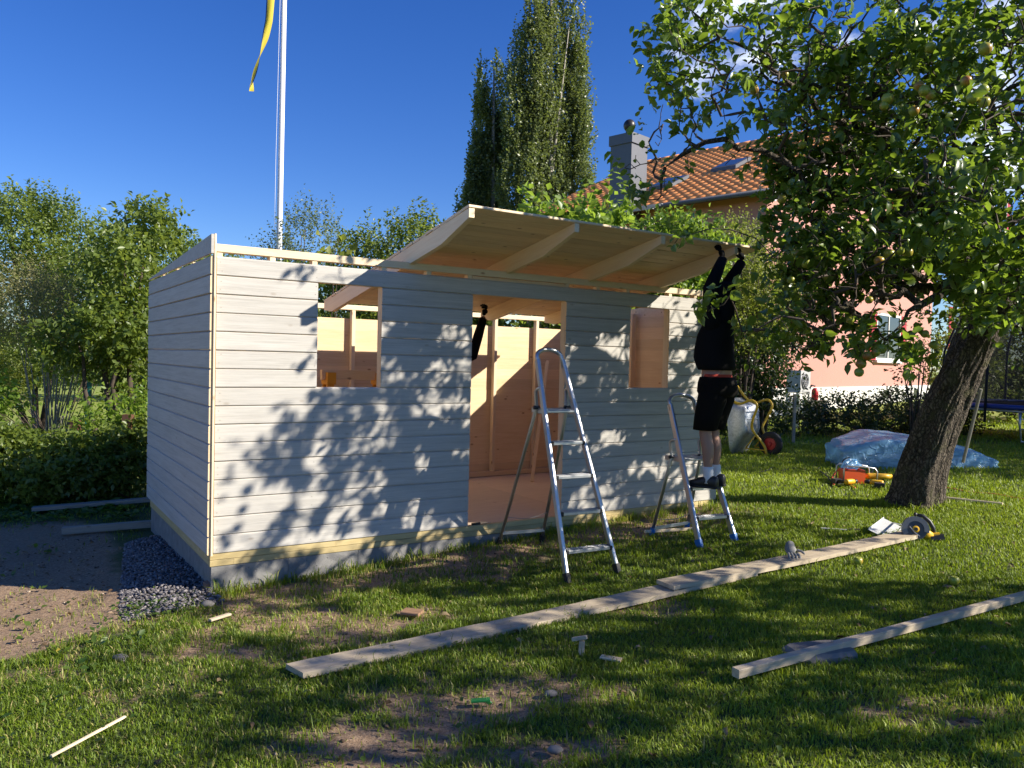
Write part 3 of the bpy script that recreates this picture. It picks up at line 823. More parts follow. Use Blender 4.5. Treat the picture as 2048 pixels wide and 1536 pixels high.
def person(label, P0, fdir, J, hat=True, group=None):
    """J: joints in (forward, left, up) of the figure; origin on what it stands on"""
    f = np.array([fdir[0], fdir[1], 0.0]); f = nrm(f); l = np.array([-f[1], f[0], 0.0])
    yaw = math.atan2(f[1], f[0])
    root = thing('person', label, 'person', tuple(P0), yaw)
    # in local axes: X forward, Y left, Z up
    j = {k: np.array(v, float) for k, v in J.items()}
    pel, chest, neck, head = j['pelvis'], j['chest'], j['neck'], j['head']
    hd = nrm(head-neck)
    ch = [[(pel, (.125,.155)), (pel*.45+chest*.55, (.115,.14)), (chest, (.10,.12)), (chest*.25+neck*.75, (.06,.065)), (neck, .052), (neck*.5+head*.5, .07), (head, (.088,.08)), (head+hd*.09, (.07,.065))]]
    n = 8
    for s in ('l', 'r'):
        ch.append([0, (j['hip_'+s], (.095,.095)), (j['hip_'+s]*.5+j['knee_'+s]*.5, .078), (j['knee_'+s], .058), (j['knee_'+s]*.62+j['ankle_'+s]*.38+np.array([-.018,0,0]), .060), (j['knee_'+s]*.25+j['ankle_'+s]*.75, .040), (j['ankle_'+s], .036), (j['ankle_'+s]+np.array([.05,0,-.045]), .036)])
        ch.append([2, (j['sho_'+s], .050), (j['sho_'+s]*.5+j['elb_'+s]*.5, .050), (j['elb_'+s], .042), (j['elb_'+s]*.6+j['wri_'+s]*.4, .042), (j['wri_'+s], .028)])
    body = skin_mesh('body', ch, M['skin'], root)
    # face: nose, ears
    face = nrm(np.array([1.0,0,.25])-hd*np.dot(np.array([1.0,0,.25]), hd))
    b = MB(); b.ell(head+face*.095-hd*.005, (.018,.014,.024)); b.build('nose', M['skin'], root, True)
    # hands: palm, four fingers and a thumb
    for s, sg in (('l', 1), ('r', -1)):
        w_ = j['wri_'+s]; hnd = j['hand_'+s]; d = nrm(hnd-w_); crl = nrm(j.get('curl_'+s, np.array([1.0,0,0]))); crl = nrm(crl-d*np.dot(crl, d)); lat = np.cross(d, crl)
        hc = [[(w_, (.030,.024)), (w_+d*.045, (.040,.022)), (w_+d*.085, (.042,.020))]]
        for k in range(4):
            o_ = lat*(-.032+.0213*k); ln = (.92, 1.05, 1.0, .80)[k]
            b0 = w_+d*.078+o_*.9; b1 = b0+d*.038*ln+o_*.15; b2 = b1+(d*.55+crl*.85)*.030*ln; b3 = b2+(crl*.95-d*.35)*.026*ln
            hc.append([(b0, .0105), (b1, .0098), (b2, .0092), (b3, .0082)])
        tb = w_+d*.030+lat*sg*.030
        hc.append([(tb-lat*sg*.012, .013), (tb+lat*sg*.016+d*.022+crl*.012, .012), (tb+lat*sg*.014+d*.048+crl*.030, .0105), (tb+lat*sg*.006+d*.062+crl*.048, .009)])
        skin_mesh('gloved_hand', hc, M['black_cloth'], root, 1)
    # hooded jumper
    def rg(c, rx, ry, tilt=0): return (c, np.array([rx*math.cos(tilt), 0, rx*math.sin(tilt)]), np.array([0, ry, 0]))
    wa = pel*.62+chest*.38
    b = MB()
    b.loft([rg(wa+np.array([.005,0,-.062]), .150,.180), rg(wa+np.array([.010,0,-.02]), .168,.190), rg(wa+np.array([.03,0,.05]), .172,.194), rg(pel*.3+chest*.7+np.array([.025,0,0]), .165,.196), rg(chest+np.array([.01,0,0]), .150,.200), rg(chest*.55+neck*.45, .125,.165), rg(chest*.2+neck*.8, .115,.12), rg(neck+np.array([0,0,.0]), .105,.105), rg(neck*.6+head*.4, .098,.10)], n=24, sq=2.3)
    jm = b.build('jumper', M['black_cloth'], root, True)
    for s in ('l', 'r'):
        a, e, w_ = j['sho_'+s], j['elb_'+s], j['wri_'+s]
        c0 = chest*.75+a*.25
        b = MB(); b.tube([c0, a, a*.5+e*.5, e, e*.5+w_*.5, w_*.93+e*.07], [.085,.085,.068,.062,.056,.045], 14); b.build('sleeve', M['black_cloth'], root, True)
    if hat:
        b = MB(); hc = head+hd*.01-face*.012
        ax = hd; fx = face; lx = np.cross(ax, fx)
        b.loft([(hc-ax*.24-fx*.03, fx*.12, lx*.13), (hc-ax*.17-fx*.02, fx*.105, lx*.11), (hc-ax*.09-fx*.01, fx*.105, lx*.105), (hc, fx*.116, lx*.106), (hc+ax*.06-fx*.004, fx*.108, lx*.098), (hc+ax*.105-fx*.01, fx*.075, lx*.07), (hc+ax*.125-fx*.014, fx*.03, lx*.03)], n=18)
        b.build('hood', M['black_cloth'], root, True)
    # shorts
    b = MB(); bw = pel+np.array([0,0,.045])
    b.loft([rg(bw+np.array([0,0,.012]), .128,.168), rg(bw-np.array([0,0,.03]), .136,.175)], n=24); b.build('waistband', M['red_band'], root, True)
    b = MB(); b.loft([rg(bw+np.array([0,0,-.012]), .140,.180), rg(pel-np.array([.006,0,.02]), .162,.195), rg(pel-np.array([.012,0,.10]), .172,.205), rg(pel-np.array([.008,0,.15]), .14,.19)], n=24, sq=2.4)
    sh = b.build('shorts', M['short_cloth'], root, True)
    for s in ('l', 'r'):
        h, k = j['hip_'+s], j['knee_'+s]
        dn = nrm(k-h); ends = [(h+dn*.0+np.array([-.012,0,.03]), .125, .105), (h*.7+k*.3+np.array([-.012,0,0]), .130,.112), (h*.35+k*.65, .118,.106), (h*.06+k*.94+np.array([.004,0,0]), .106,.100), (h*.05+k*.95, .09,.085)]
        b = MB(); b.loft([rg(c, rx, ry) for c, rx, ry in ends], n=20, sq=2.2); b.build('shorts_leg', M['short_cloth'], root, True)
        a = j['ankle_'+s]; kn = nrm(k-a)
        b = MB(); b.loft([rg(a+np.array([.01,0,-.05]), .05,.045), rg(a, .046,.043), rg(a+kn*.05, .047,.044), rg(a+kn*.095, .050,.047), rg(a+kn*.10, .044,.041)], n=16); b.build('sock', M['sock'], root, True)
        z0 = a[2]-.095; b = MB(); c = a+np.array([.0,0,0])
        def sr(x, z, hz, wy): return ((c[0]+x, c[1], z0+z), np.array([0,0,hz]), np.array([0,wy,0]))
        b.loft([sr(-.085,.055,.040,.028), sr(-.075,.058,.052,.038), sr(-.03,.062,.056,.042), sr(.02,.060,.054,.044), sr(.07,.048,.042,.048), sr(.13,.038,.032,.050), sr(.175,.032,.025,.043), sr(.195,.028,.014,.024)], n=16, sq=2.6)
        so_ = b.build('shoe', M['black_plastic'], root, True)
        b = MB(); b.loft([((c[0]-.088, c[1], z0+.011), np.array([0,0,.012]), np.array([0,.032,0])), ((c[0]-.02, c[1], z0+.011), np.array([0,0,.012]), np.array([0,.043,0])), ((c[0]+.10, c[1], z0+.011), np.array([0,0,.012]), np.array([0,.052,0])), ((c[0]+.19, c[1], z0+.013), np.array([0,0,.012]), np.array([0,.034,0]))], n=12, sq=4)
        b.build('sole', M['black_rubber'], so_)
    return root

PF = nrm(np.array([-.80, .60])); PL = np.array([-PF[1], PF[0]])
PB = np.array([1.835, 7.205]); PZ = gz(1.87, 7.03)+.475+.016
def loc_of(wp, P0=np.array([PB[0], PB[1], PZ]), f=PF, l=PL):
    d = np.asarray(wp)-P0; return (float(np.dot(d[:2], f)), float(np.dot(d[:2], l)), float(d[2]))
hl = loc_of(S(4.30, -1.0, 2.70)); hr = loc_of(S(4.57, -1.0, 2.70))
wl = loc_of(S(4.30, -1.03, 2.62)); wr = loc_of(S(4.57, -1.03, 2.62))
person('person in black hooded jumper and shorts on a stepladder holding the roof edge', (PB[0], PB[1], PZ), PF, dict(
    pelvis=(-.03,0,.97), chest=(-.015,0,1.38), neck=(-.035,0,1.60), head=(-.05,0,1.73),
    hip_l=(-.03,.095,.90), hip_r=(-.03,-.095,.90), knee_l=(.025,.105,.50), knee_r=(.035,-.095,.50), ankle_l=(-.025,.105,.095), ankle_r=(-.01,-.10,.095),
    sho_l=(-.02,.165,1.50), sho_r=(-.02,-.165,1.50), elb_l=(.00,.155,1.79), elb_r=(.03,-.20,1.78),
    wri_l=wl, wri_r=wr, hand_l=hl, hand_r=hr, curl_l=(.75,.2,.4), curl_r=(.75,.2,.4)))
# helper inside the shed: only a raised sleeve shows in the doorway
q2 = S(2.80, 1.66, .078); f2 = N2; l2 = np.array([-f2[1], f2[0]])
def loc2(wp): return loc_of(wp, q2, f2, l2)
person('person in dark sleeves inside the shed reaching up to the roof panel', tuple(q2), f2, dict(
    pelvis=(-.02,.1,.96), chest=(0,.12,1.36), neck=(0,.13,1.57), head=(.01,.14,1.70),
    hip_l=(-.02,.195,.89), hip_r=(-.02,.005,.89), knee_l=(.02,.21,.49), knee_r=(.03,.0,.49), ankle_l=(-.03,.215,.095), ankle_r=(0,0,.095),
    sho_l=(0,.28,1.46), sho_r=(.01,-.08,1.47), elb_l=(.06,.33,1.19), elb_r=loc2(S(3.17,1.62,1.66)),
    wri_l=(.25,.28,1.15), hand_l=(.33,.26,1.15), wri_r=loc2(S(3.335,1.66,2.12)), hand_r=loc2(S(3.34,1.66,2.22)), curl_l=(0,-.5,.3), curl_r=(.5,0,.2)))

# ------------------------------------------------------------------ wheelbarrow tipped up on its nose
wb0 = on_ground(1512, 909)
wa_ = nrm(np.array([.68, .73, 0])); wp_ = np.array([.73, -.68, 0])
wbar = thing('wheelbarrow', 'galvanised wheelbarrow with yellow tube frame tipped up on its nose', 'wheelbarrow', tuple(wb0))
def W(px, py, a=0.0): return wb0*0+wp_*((px-1510)/123)+np.array([0,0,(909-py)/123])+wa_*a
near = [(1440,766,.27),(1452,780,.27),(1464,794,.27),(1476,804,.27),(1490,807,.27),(1508,800,.27),(1519,801,.27),(1525,812,.27),(1516,836,.25),(1511,852,.20),(1514,862,.17),(1528,882,.11),(1534,893,.085),(1537,904,.08),(1542,909,.05),(1544,909.5,0)]
full = [W(x, y, -a) for x, y, a in near]+[W(x, y, a) for x, y, a in reversed(near[:-1])]
def smooth_path(P, k=5):
    P = np.array(P); o = []
    for i in range(len(P)-1):
        a = P[max(i-1,0)]; b0 = P[i]; c = P[i+1]; d = P[min(i+2, len(P)-1)]
        for q in range(k):
            u = q/k; o.append(.5*((2*b0)+(-a+c)*u+(2*a-5*b0+4*c-d)*u*u+(-a+3*b0-3*c+d)*u**3))
    return o+[P[-1]]
full = smooth_path(full)
b = MB(); b.tube(full, .021, 8)
b.tube([W(1497,896,-.16), W(1520,897,-.13), W(1536,898,-.085)], .010, 6); b.tube([W(1497,896,.16), W(1520,897,.13), W(1536,898,.085)], .010, 6)
b.tube([W(1497,896,-.16), W(1516,870,-.17)], .010, 6); b.tube([W(1497,896,.16), W(1516,870,.17)], .010, 6)
b.build('frame', M['yellow_tube'], wbar, True)
for sg in (-1, 1):
    b = MB(); b.tube([W(1440,766,sg*.27), W(1428,748,sg*.27)], .021, 10); b.build('handle_grip', M['black_rubber'] if sg < 0 else plain('faded_grip', (.62,.42,.36), .7), wbar, True)
# tray: rim plane faces away to the left, floor towards the frame
def ring(p0, p1, hw, ins):   # (p,z) ends of the ring in profile
    a = np.array([p0[0]*wp_[0], p0[0]*wp_[1], p0[1]]); c = np.array([p1[0]*wp_[0], p1[0]*wp_[1], p1[1]])
    return ((a+c)/2, (a-c)/2, wa_*hw)
b = MB()
rings = [ring((-.385,.90),(-.29,-.0),.335,0), ring((-.372,.885),(-.278,.012),.325,0), ring((-.25,.855),(-.20,.16),.295,0), ring((-.13,.815),(-.075,.33),.26,0), ring((-.10,.79),(-.055,.37),.24,0)]
b.loft(rings, n=32, sq=6, cap=False); k = len(b.v)//32
b.f.append(tuple(range((k-1)*32, k*32))); b.m.append(0)
inner = [ring((-.370,.885),(-.277,.014),.322,0), ring((-.255,.848),(-.205,.168),.288,0), ring((-.14,.80),(-.09,.34),.25,0)]
b2 = MB(); b2.loft(inner, n=32, sq=6, cap=False); b2.f.append(tuple(range(64, 96))); b2.m.append(0)
tr_ = b.build('tray', M['galv'], wbar, True); b2.build('tray_inside', M['galv'], tr_, True)
b = MB(); b.loft([ring((-.392,.905),(-.297,-.005),.342,0), ring((-.385,.912),(-.283,-.012),.348,0), ring((-.372,.905),(-.272,-.004),.342,0)], n=32, sq=6, cap=False); b.build('rim', M['galv'], tr_, True)
b = MB()
for z in (.70, .58): b.bar(wp_*(-.075+.0)+np.array([0,0,z])-wa_*.2, wp_*(-.07)+np.array([0,0,z])+wa_*.2, .02, .012, (0,0,1))
b.build('rib', M['galv'], tr_)
wc = W(1540, 887)*1.0; wc[2] = .197
wh = MB(); wh.lathe([(.10,-.036),(.155,-.044),(.185,-.036),(.197,-.018),(.199,0),(.197,.018),(.185,.036),(.155,.044),(.10,.036)], wc, wa_, 28, 0, False)
who = wh.build('wheel', M['black_rubber'], wbar, True)
b = MB(); b.lathe([(.02,-.055),(.03,-.055),(.032,-.03),(.105,-.026),(.118,-.040),(.122,-.030),(.122,.030),(.118,.040),(.105,.026),(.032,.03),(.03,.055),(.02,.055)], wc, wa_, 24); b.build('rim', M['red_paint'], who)

# ------------------------------------------------------------------ plastic-wrapped timber pack
bd = on_ground(1688, 938); bd1 = on_ground(1988, 937)
pk = thing('timber_pack', 'long low pack wrapped in pale blue plastic sheet behind the apple tree', 'wrapped pack', tuple(bd))
ax = nrm(np.append((bd1-bd)[:2], 0)); bx = np.array([-ax[1], ax[0], 0]); Ln = np.linalg.norm((bd1-bd)[:2])
def _plastic():
    m = NM('blue_film'); v = m.n('ShaderNodeTexCoord').outputs['Object']
    n = m.noise(v, 5, 7, .6, 1.5)
    wv_ = m.n('ShaderNodeVectorMath', operation='ADD', ins={0: v, 1: m.n('ShaderNodeVectorMath', operation='SCALE', ins={0: m.n('ShaderNodeTexNoise', {'Vector': v, 'Scale': 2.5}).outputs['Color'], 3: .5}).outputs[0]}).outputs[0]
    c1 = m.n('ShaderNodeTexVoronoi', {'Vector': wv_, 'Scale': 4.0}, feature='F2').outputs['Distance']; c2 = m.n('ShaderNodeTexVoronoi', {'Vector': wv_, 'Scale': 11.0}, feature='F1').outputs['Distance']
    e1 = m.n('ShaderNodeTexVoronoi', {'Vector': wv_, 'Scale': 2.6}, feature='DISTANCE_TO_EDGE').outputs['Distance']; e2 = m.n('ShaderNodeTexVoronoi', {'Vector': wv_, 'Scale': 6.5}, feature='DISTANCE_TO_EDGE').outputs['Distance']
    h = m.math('SUBTRACT', m.math('MULTIPLY', n, .25), m.math('ADD', m.math('MINIMUM', e1, .18), m.math('MULTIPLY', m.math('MINIMUM', e2, .10), .6)))
    p = m.pbr(Base_Color=m.ramp(n, [(.3, (.24,.48,.72)), (.7, (.30,.55,.78))]), Roughness=.16, Normal=m.bump(h, .9, .09))
    t = m.n('ShaderNodeBsdfTransparent', {'Color': (.72,.88,.98,1)}); tl = m.n('ShaderNodeBsdfTranslucent', {'Color': (.28,.55,.82,1)})
    a = m.n('ShaderNodeMixShader', {0: .38, 1: p.outputs[0], 2: tl.outputs[0]})
    return m.end(m.n('ShaderNodeMixShader', {0: m.math('MULTIPLY_ADD', n, .2, .15), 1: a.outputs[0], 2: t.outputs[0]}))
M['film'] = _plastic()
ns, ntt = 90, 50
V = []; rr = np.random.default_rng(2)
for i in range(ns+1):
    s = i/ns; x = Ln*s
    hgt = np.interp(s, [0,.04,.10,.28,.45,.7,.93,1.0], [.30,.385,.41,.52,.50,.43,.33,.22]); dep = np.interp(s, [0,.25,.6,1], [.70,1.05,1.0,.8])
    for jx in range(ntt+1):
        t = jx/ntt
        # cross-section: front skirt, front face, top, back face
        yy = np.interp(t, [0,.06,.44,.47,.72,.78,1.0], [-.12,-.03,.03,.06,dep*.8,dep,dep]); zz = np.interp(t, [0,.06,.44,.47,.72,.78,1.0], [.0,.03,hgt*.78,hgt*.84,hgt,hgt*.95,.0])
        wv_ = .5*(fbm(np.array([x*1.0+zz*2]), np.array([yy*3+zz*4]), 2.2, 4)[0]-.5)
        cr = abs(fbm(np.array([x*2.0-zz*5]), np.array([zz*3+yy*2]), 3.0, 3)[0]-.5)
        ex = .05*(vnoise(np.array([t*9]), np.array([s*3]))[0]-.5)
        V.append(ax*(x+ex+(.06*(s > .97)-.04*(s < .02)))+bx*(yy+wv_*.05-.05*cr)+np.array([0,0,max(.0, zz+wv_*.03*min(1, zz*6)-.035*cr*min(1, zz*5))]))
F = [(i*(ntt+1)+k, (i+1)*(ntt+1)+k, (i+1)*(ntt+1)+k+1, i*(ntt+1)+k+1) for i in range(ns) for k in range(ntt)]
c0 = len(V); V.append(np.array(ax*.0+bx*.4)); V.append(ax*Ln+bx*.4)
F += [(k, k+1, c0) for k in range(ntt)]+[(ns*(ntt+1)+k+1, ns*(ntt+1)+k, c0+1) for k in range(ntt)]
me = raw_mesh('plastic_film', np.array(V), [f for f in F if len(f) == 3], [f for f in F if len(f) == 4], M['film'], smooth=False)
link_mesh('plastic_film', me, pk)
for k in range(3):
    for q in range(3): stick('plank', ax*.12+bx*(.18+.2*k)+np.array([0,0,.03+.055*q]), ax*(Ln-.2)+bx*(.18+.2*k)+np.array([0,0,.03+.055*q]), .17, .045, M['pine_light'], pk)

# ------------------------------------------------------------------ loose timber
def timber(name, label, cat, p0, p1, wd, th, mat, group=None):
    root = stick(name, p0, p1, wd, th, M[mat]); return tag(root, label, cat, group)
zg = lambda p, h: np.array([p[0], p[1], gz(p[0], p[1])+h])
p0 = np.array([-1.144, 4.349]); p1 = np.array([3.63, 7.06]); d2 = nrm(p1-p0)
def plank(label, a, b_, wd, th, h0, h1, slant, seed):
    """worn plank with a slanted end and slightly chipped edges"""
    r = random.Random(seed); P0 = zg(a, h0); P1 = zg(b_, h1); ln = np.linalg.norm(P1-P0); n = 40; bm_ = MB(); vs = []
    for i in range(n+1):
        x = ln*i/n; sag = -.012*math.sin(PI*i/n); e0 = r.uniform(-.003,.003); e1 = r.uniform(-.004,.002)-(.006 if r.random() < .12 else 0)
        xs_ = x+(slant if i == 0 else 0)
        tz = th*(1+r.uniform(-.03,.03))
        vs += [(x, -wd/2+e1, sag), (xs_ if i == 0 else x, wd/2+e0, sag), (xs_ if i == 0 else x, wd/2+e0-.003, sag+tz), (x, -wd/2+e1+.003, sag+tz)]
    fs = [(i*4+k, i*4+(k+1)%4, (i+1)*4+(k+1)%4, (i+1)*4+k) for i in range(n) for k in range(4)]+[(3,2,1,0), (n*4, n*4+1, n*4+2, n*4+3)]
    bm_.add(vs, fs); o = bm_.build('plank', M['weathered'])
    dd, s_, u_ = frame_for(P1-P0); o.matrix_basis = Matrix(((dd[0],s_[0],u_[0],P0[0]),(dd[1],s_[1],u_[1],P0[1]),(dd[2],s_[2],u_[2],P0[2]),(0,0,0,1)))
    return tag(o, label, 'plank')
plank('long worn plank on the grass with slanted near end pointing at the viewer', p0, p0+d2*3.45, .185, .032, .012, .020, -.05, 1)
plank('worn plank overlapping the long plank and reaching the circular saw', p0+d2*2.62, p1, .185, .030, .050, .040, 0, 2)
a = at(1471, 1346, 4.05); b_ = on_ground(2048, 1203); e = b_+(b_-a)*.28; e[2] = gz(e[0], e[1])+.03
o = stick('batten', a, e, .052, .048, M['weathered']); tag(o, 'square timber batten propped on a stone slab in the shaded lawn', 'batten')
sl = thing('stone_slab', 'weathered stone slab lying under the square batten', 'stone', (1.77, 4.42, gz(1.77, 4.42)-.015))
b = MB(); b.loft([((0,0,0),(.19,.06,0),(-.04,.115,0)), ((0,0,.05),(.185,.058,0),(-.038,.11,0)), ((.005,0,.072),(.165,.05,0),(-.033,.092,0)), ((.005,0,.076),(.10,.03,0),(-.02,.05,0))], n=20, sq=5); b.build('slab', M['stone'], sl)
o = stick('plank', zg((-5.48,9.06), .07), zg((-3.3,9.95), .08), .12, .045, M['grey_wood']); tag(o, 'grey plank lying behind the shed near the fence post', 'plank')
o = stick('plank', zg((-4.54,8.01), .045), zg((-3.62,8.30), .05), .07, .07, M['grey_wood']); tag(o, 'short squared timber ending at the gravel by the end wall', 'timber')
o = stick('fence_post', zg((-4.86,9.95), -.1), zg((-4.83,9.97), 1.08), .11, .10, M['brown_post'], None, (0,1,0)); tag(o, 'dark brown wooden post in the hedge beside the shed', 'post')
o = stick('fence_post', zg((-5.62,10.2), -.1), zg((-5.62,10.2), 1.0), .11, .10, M['brown_post'], None, (0,1,0)); tag(o, 'dark post half hidden in leaves left of the brown post', 'post')
g_ = at(177, 778, 11.4); o = stick('stake', (g_[0], g_[1], gz(g_[0], g_[1])-.1), (g_[0], g_[1], g_[2]+.10), .075, .05, plain('teal_paint', (.01,.20,.17), .5), None, (0,1,0)); tag(o, 'teal green stake standing above the hedge', 'stake')
# leaning batten and sawhorse inside the shed
ra = S(4.34, 2.05, .082); rb = S(4.93, 2.60, 1.62)
o = stick('batten', ra, rb, .045, .022, M['pine'], None, (0,1,0)); tag(o, 'thin pine batten leaning against the wall inside the doorway', 'batten')
sw = thing('sawhorse', 'orange sawhorse carrying a timber seen through the left window hole', 'sawhorse', tuple(S(1.72, 1.55, .08)), YAW)
sz = 1.28
for x in (-.27, .27):
    for y in (-1, 1):
        b = MB(); b.bar((x+.10*np.sign(x), y*.32, 0), (x, y*.05, sz), .075, .03, (0,1,0), 0, .004); b.build('leg', M['yellow_paint'], sw)
    b = MB(); b.bar((x, -.13, sz-.14), (x, .13, sz-.14), .03, .09, (0,0,1)); b.build('brace', M['yellow_paint'], sw)
    b = MB(); b.prism([(x-.045,-.09,sz-.03),(x-.045,.09,sz-.03),(x-.045,.09,sz+.09),(x-.045,.035,sz+.09),(x-.045,.03,sz+.03),(x-.045,-.03,sz+.03),(x-.045,-.035,sz+.09),(x-.045,-.09,sz+.09)], (.09,0,0)); b.build('saddle', M['yellow_paint'], sw)
o = stick('timber', S(1.37, 1.55, 1.425), S(2.2, 1.55, 1.425), .055, .10, M['pine'], None); tag(o, 'short pine timber resting across the orange sawhorse', 'timber')

# ------------------------------------------------------------------ tools on the lawn
sawp = on_ground(1852, 1086)
cs = thing('circular_saw', 'yellow and black circular saw with pale base plate lying in the grass', 'circular saw', tuple(sawp))
sx_ = nrm(np.array([.96,-.22,0])); sf = nrm(np.array([-.22,-.96,.18])); sz_ = np.cross(sx_, sf)*-1
if sz_[2] < 0: sz_ = -sz_
c0 = sx_*-.085+sz_*.115+sf*.0
def Q(x, y, z): return c0+sx_*x+sf*y+sz_*z
b = MB(); b.lathe([(.02,.006),(.095,.006),(.095,.009),(.02,.009)], c0, sf, 40); b.build('blade', plain('dark_blade', (.07,.07,.075), .4, .6), cs)
pts = [(math.cos(a)*.112, math.sin(a)*.112) for a in np.linspace(-.25, PI+.55, 22)]; inn = [(math.cos(a)*.070, math.sin(a)*.070) for a in np.linspace(PI+.55, -.25, 22)]
b = MB(); b.prism([Q(x, .016, z) for x, z in pts+inn], sf*-.042); b.build('blade_guard', plain('dark_guard_metal', (.16,.16,.165), .45, .5), cs)
b = MB(); b.lathe([(.026,.01),(.030,.013),(.030,.02),(.018,.024)], c0, sf, 16); b.build('hub', M['tool_yellow'], cs); b = MB(); b.lathe([(.016,.024),(.014,.028)], c0, sf, 10); b.build('bolt', M['black_plastic'], cs)
b = MB(); b.loft([(Q(.02,-.05,-.01), sz_*.05, sf*.04), (Q(.09,-.05,-.03), sz_*.048, sf*.045), (Q(.15,-.045,-.055), sz_*.035, sf*.04)], n=16, sq=3); b.build('motor_housing', M['tool_yellow'], cs, True)
b = MB(); b.tube([Q(.025,-.04,.125), Q(.075,-.04,.118), Q(.125,-.04,.075), Q(.155,-.04,.02), Q(.16,-.04,-.03)], [.014,.018,.019,.019,.018], 10); b.build('handle', M['black_plastic'], cs, True)
b = MB(); b.tube([Q(.0,-.02,.118), Q(.012,-.03,.138)], [.012,.017], 8); b.build('front_knob', M['black_plastic'], cs, True)
b = MB(); b.bar(Q(.13,-.04,-.075), Q(.235,-.04,-.055), .075, .06, sz_, 0, .012); b.build('battery', M['black_plastic'], cs)
b = MB(); b.bar(Q(.135,-.04,-.04), Q(.20,-.04,-.03), .060, .03, sz_, 0, .01); b.build('battery_latch', M['tool_yellow'], cs)
q0 = on_ground(1756, 1076)+np.array([0,0,.03])-sawp; q1 = at(1786, 1046, 7.42)-sawp; qd = nrm(q1-q0); qs = nrm(np.cross(qd, np.array([.1,-.45,1.0]))); qn = np.cross(qs, qd)
b = MB(); b.bar(q0, q1, .185, .005, qn, 0, .001)
for e in (-1, 1): b.bar(q0+qs*.093*e+qn*.006, q1+qs*.093*e+qn*.006, .008, .018, qn)
b.bar(q1, Q(-.09,-.01,.03), .02, .008, qn); b.build('base_plate', plain('bright_plate', (.72,.72,.71), .35, .3), cs)
b = MB(); b.tube([Q(-.05,.02,.02), Q(-.01,.022,-.03), Q(.03,.024,-.06)], .004, 6); b.build('guard_lever', M['grey_metal'], cs)

tb = on_ground(1680, 1064)
mt = thing('metal_tool', 'small grey metal tool with dark end lying left of the circular saw', 'hand tool', tuple(tb))
b = MB(); b.bar((-.16,.06,.02), (.07,-.02,.025), .025, .012, (0,0,1)); b.build('shank', M['white_metal'], mt)
b = MB(); b.bar((.07,-.02,.025), (.16,-.055,.03), .035, .028, (0,0,1), 0, .008); b.build('grip', M['black_plastic'], mt)

gl = thing('work_glove', 'grey work glove draped over the edge of the plank', 'glove', (2.29, 6.38, gz(2.29, 6.38)+.07))
gm = plain('grey_glove', (.30,.29,.27), .9, 0, .6, 60, .5)
f_ = [[((.02,.06,.10), (.03,.022)), ((.0,.03,.055), (.045,.025)), ((0,0,.035), (.05,.028)), ((0,-.05,.02), (.045,.02))]]
for k in range(4):
    x = -.04+.027*k; f_.append([((x*.8,-.045,.02), .013), ((x,-.085,.012), .012), ((x*1.15,-.12,-.018-.006*k), .011), ((x*1.2,-.13,-.045), .009)])
f_.append([((.045,0,.035), .014), ((.085,-.02,.03), .012), ((.10,-.05,.012), .010)])
skin_mesh('glove', f_, gm, gl, 1)

# tool pile in the sun beyond the trunk
tp = on_ground(1703, 965)
tote = thing('tool_tote', 'orange and red open tool box with tubular handles in the sunlit grass', 'tool box', tuple(tp))
b = MB()
for (x0, x1, y0, y1, z0, z1) in ((-.13,.13,-.10,-.09,.0,.17),(-.13,.13,.09,.10,0,.17),(-.13,-.12,-.0895,.0895,0,.17),(.12,.13,-.0895,.0895,0,.17),(-.1195,.1195,-.0895,.0895,0,.01)): b.box(x0,x1,y0,y1,z0,z1)
b.build('box', M['orange_plastic'], tote)
for y in (-.115, .115):
    b = MB(); b.tube([(-.15,y,0), (-.15,y,.20), (-.12,y,.225), (.14,y,.215), (.24,y,.20), (.27,y,.16), (.27,y,0)], .010, 8); b.build('handle', M['trampoline_leg'], tote, True)
bg_ = thing('blue_bag', 'crumpled blue plastic bag lying on top of the tool box', 'bag', tuple(tp+np.array([-.03,.02,.205])))
b = MB(); r = random.Random(3)
b.loft([((0,0,-.03),(.09,0,0),(0,.06,0)), ((0.02,0,0),(.13,0,.01),(0,.08,0)), ((.03,.01,.05),(.10,.02,0),(0,.06,.02)), ((.04,0,.09),(.05,0,0),(0,.03,0))], n=14); b.v = [(x+r.uniform(-.015,.015), y+r.uniform(-.015,.015), z+r.uniform(-.012,.012)) for x, y, z in b.v]; b.build('bag', M['film'], bg_)
def drill(px, py, rz, label):
    p = on_ground(px, py); t = thing('cordless_drill', label, 'power drill', tuple(p), rz, 'cordless drills beside the tool box')
    b = MB(); b.loft([((-.08,0,.055),(0,.028,0),(0,0,.03)), ((-.06,0,.055),(0,.033,0),(0,0,.036)), ((.04,0,.055),(0,.031,0),(0,0,.034)), ((.07,0,.055),(0,.024,0),(0,0,.026))], n=14); b.build('motor_housing', M['tool_yellow'], t, True)
    b = MB(); b.lathe([(.024,0),(.026,.02),(.022,.05),(.012,.065)], (.07,0,.055), (1,0,0), 14); b.build('chuck', M['black_plastic'], t, True)
    b = MB(); b.tube([(-.04,0,.055), (-.055,.06,.05), (-.06,.13,.045)], [.020,.019,.022], 10); b.build('grip', M['black_plastic'], t, True)
    b = MB(); b.box(-.115,.0,.125,.19,.005,.075); b.build('battery', M['black_plastic'], t); return t
drill(1700, 972, .5, 'yellow cordless drill in the grass at the front left of the tool box')
drill(1752, 974, 2.6, 'yellow cordless drill in the grass at the front right of the tool box')
p = on_ground(1768, 962)
gr_ = thing('angle_grinder', 'long yellow power tool lying between the tool box and the trunk', 'power tool', tuple(p))
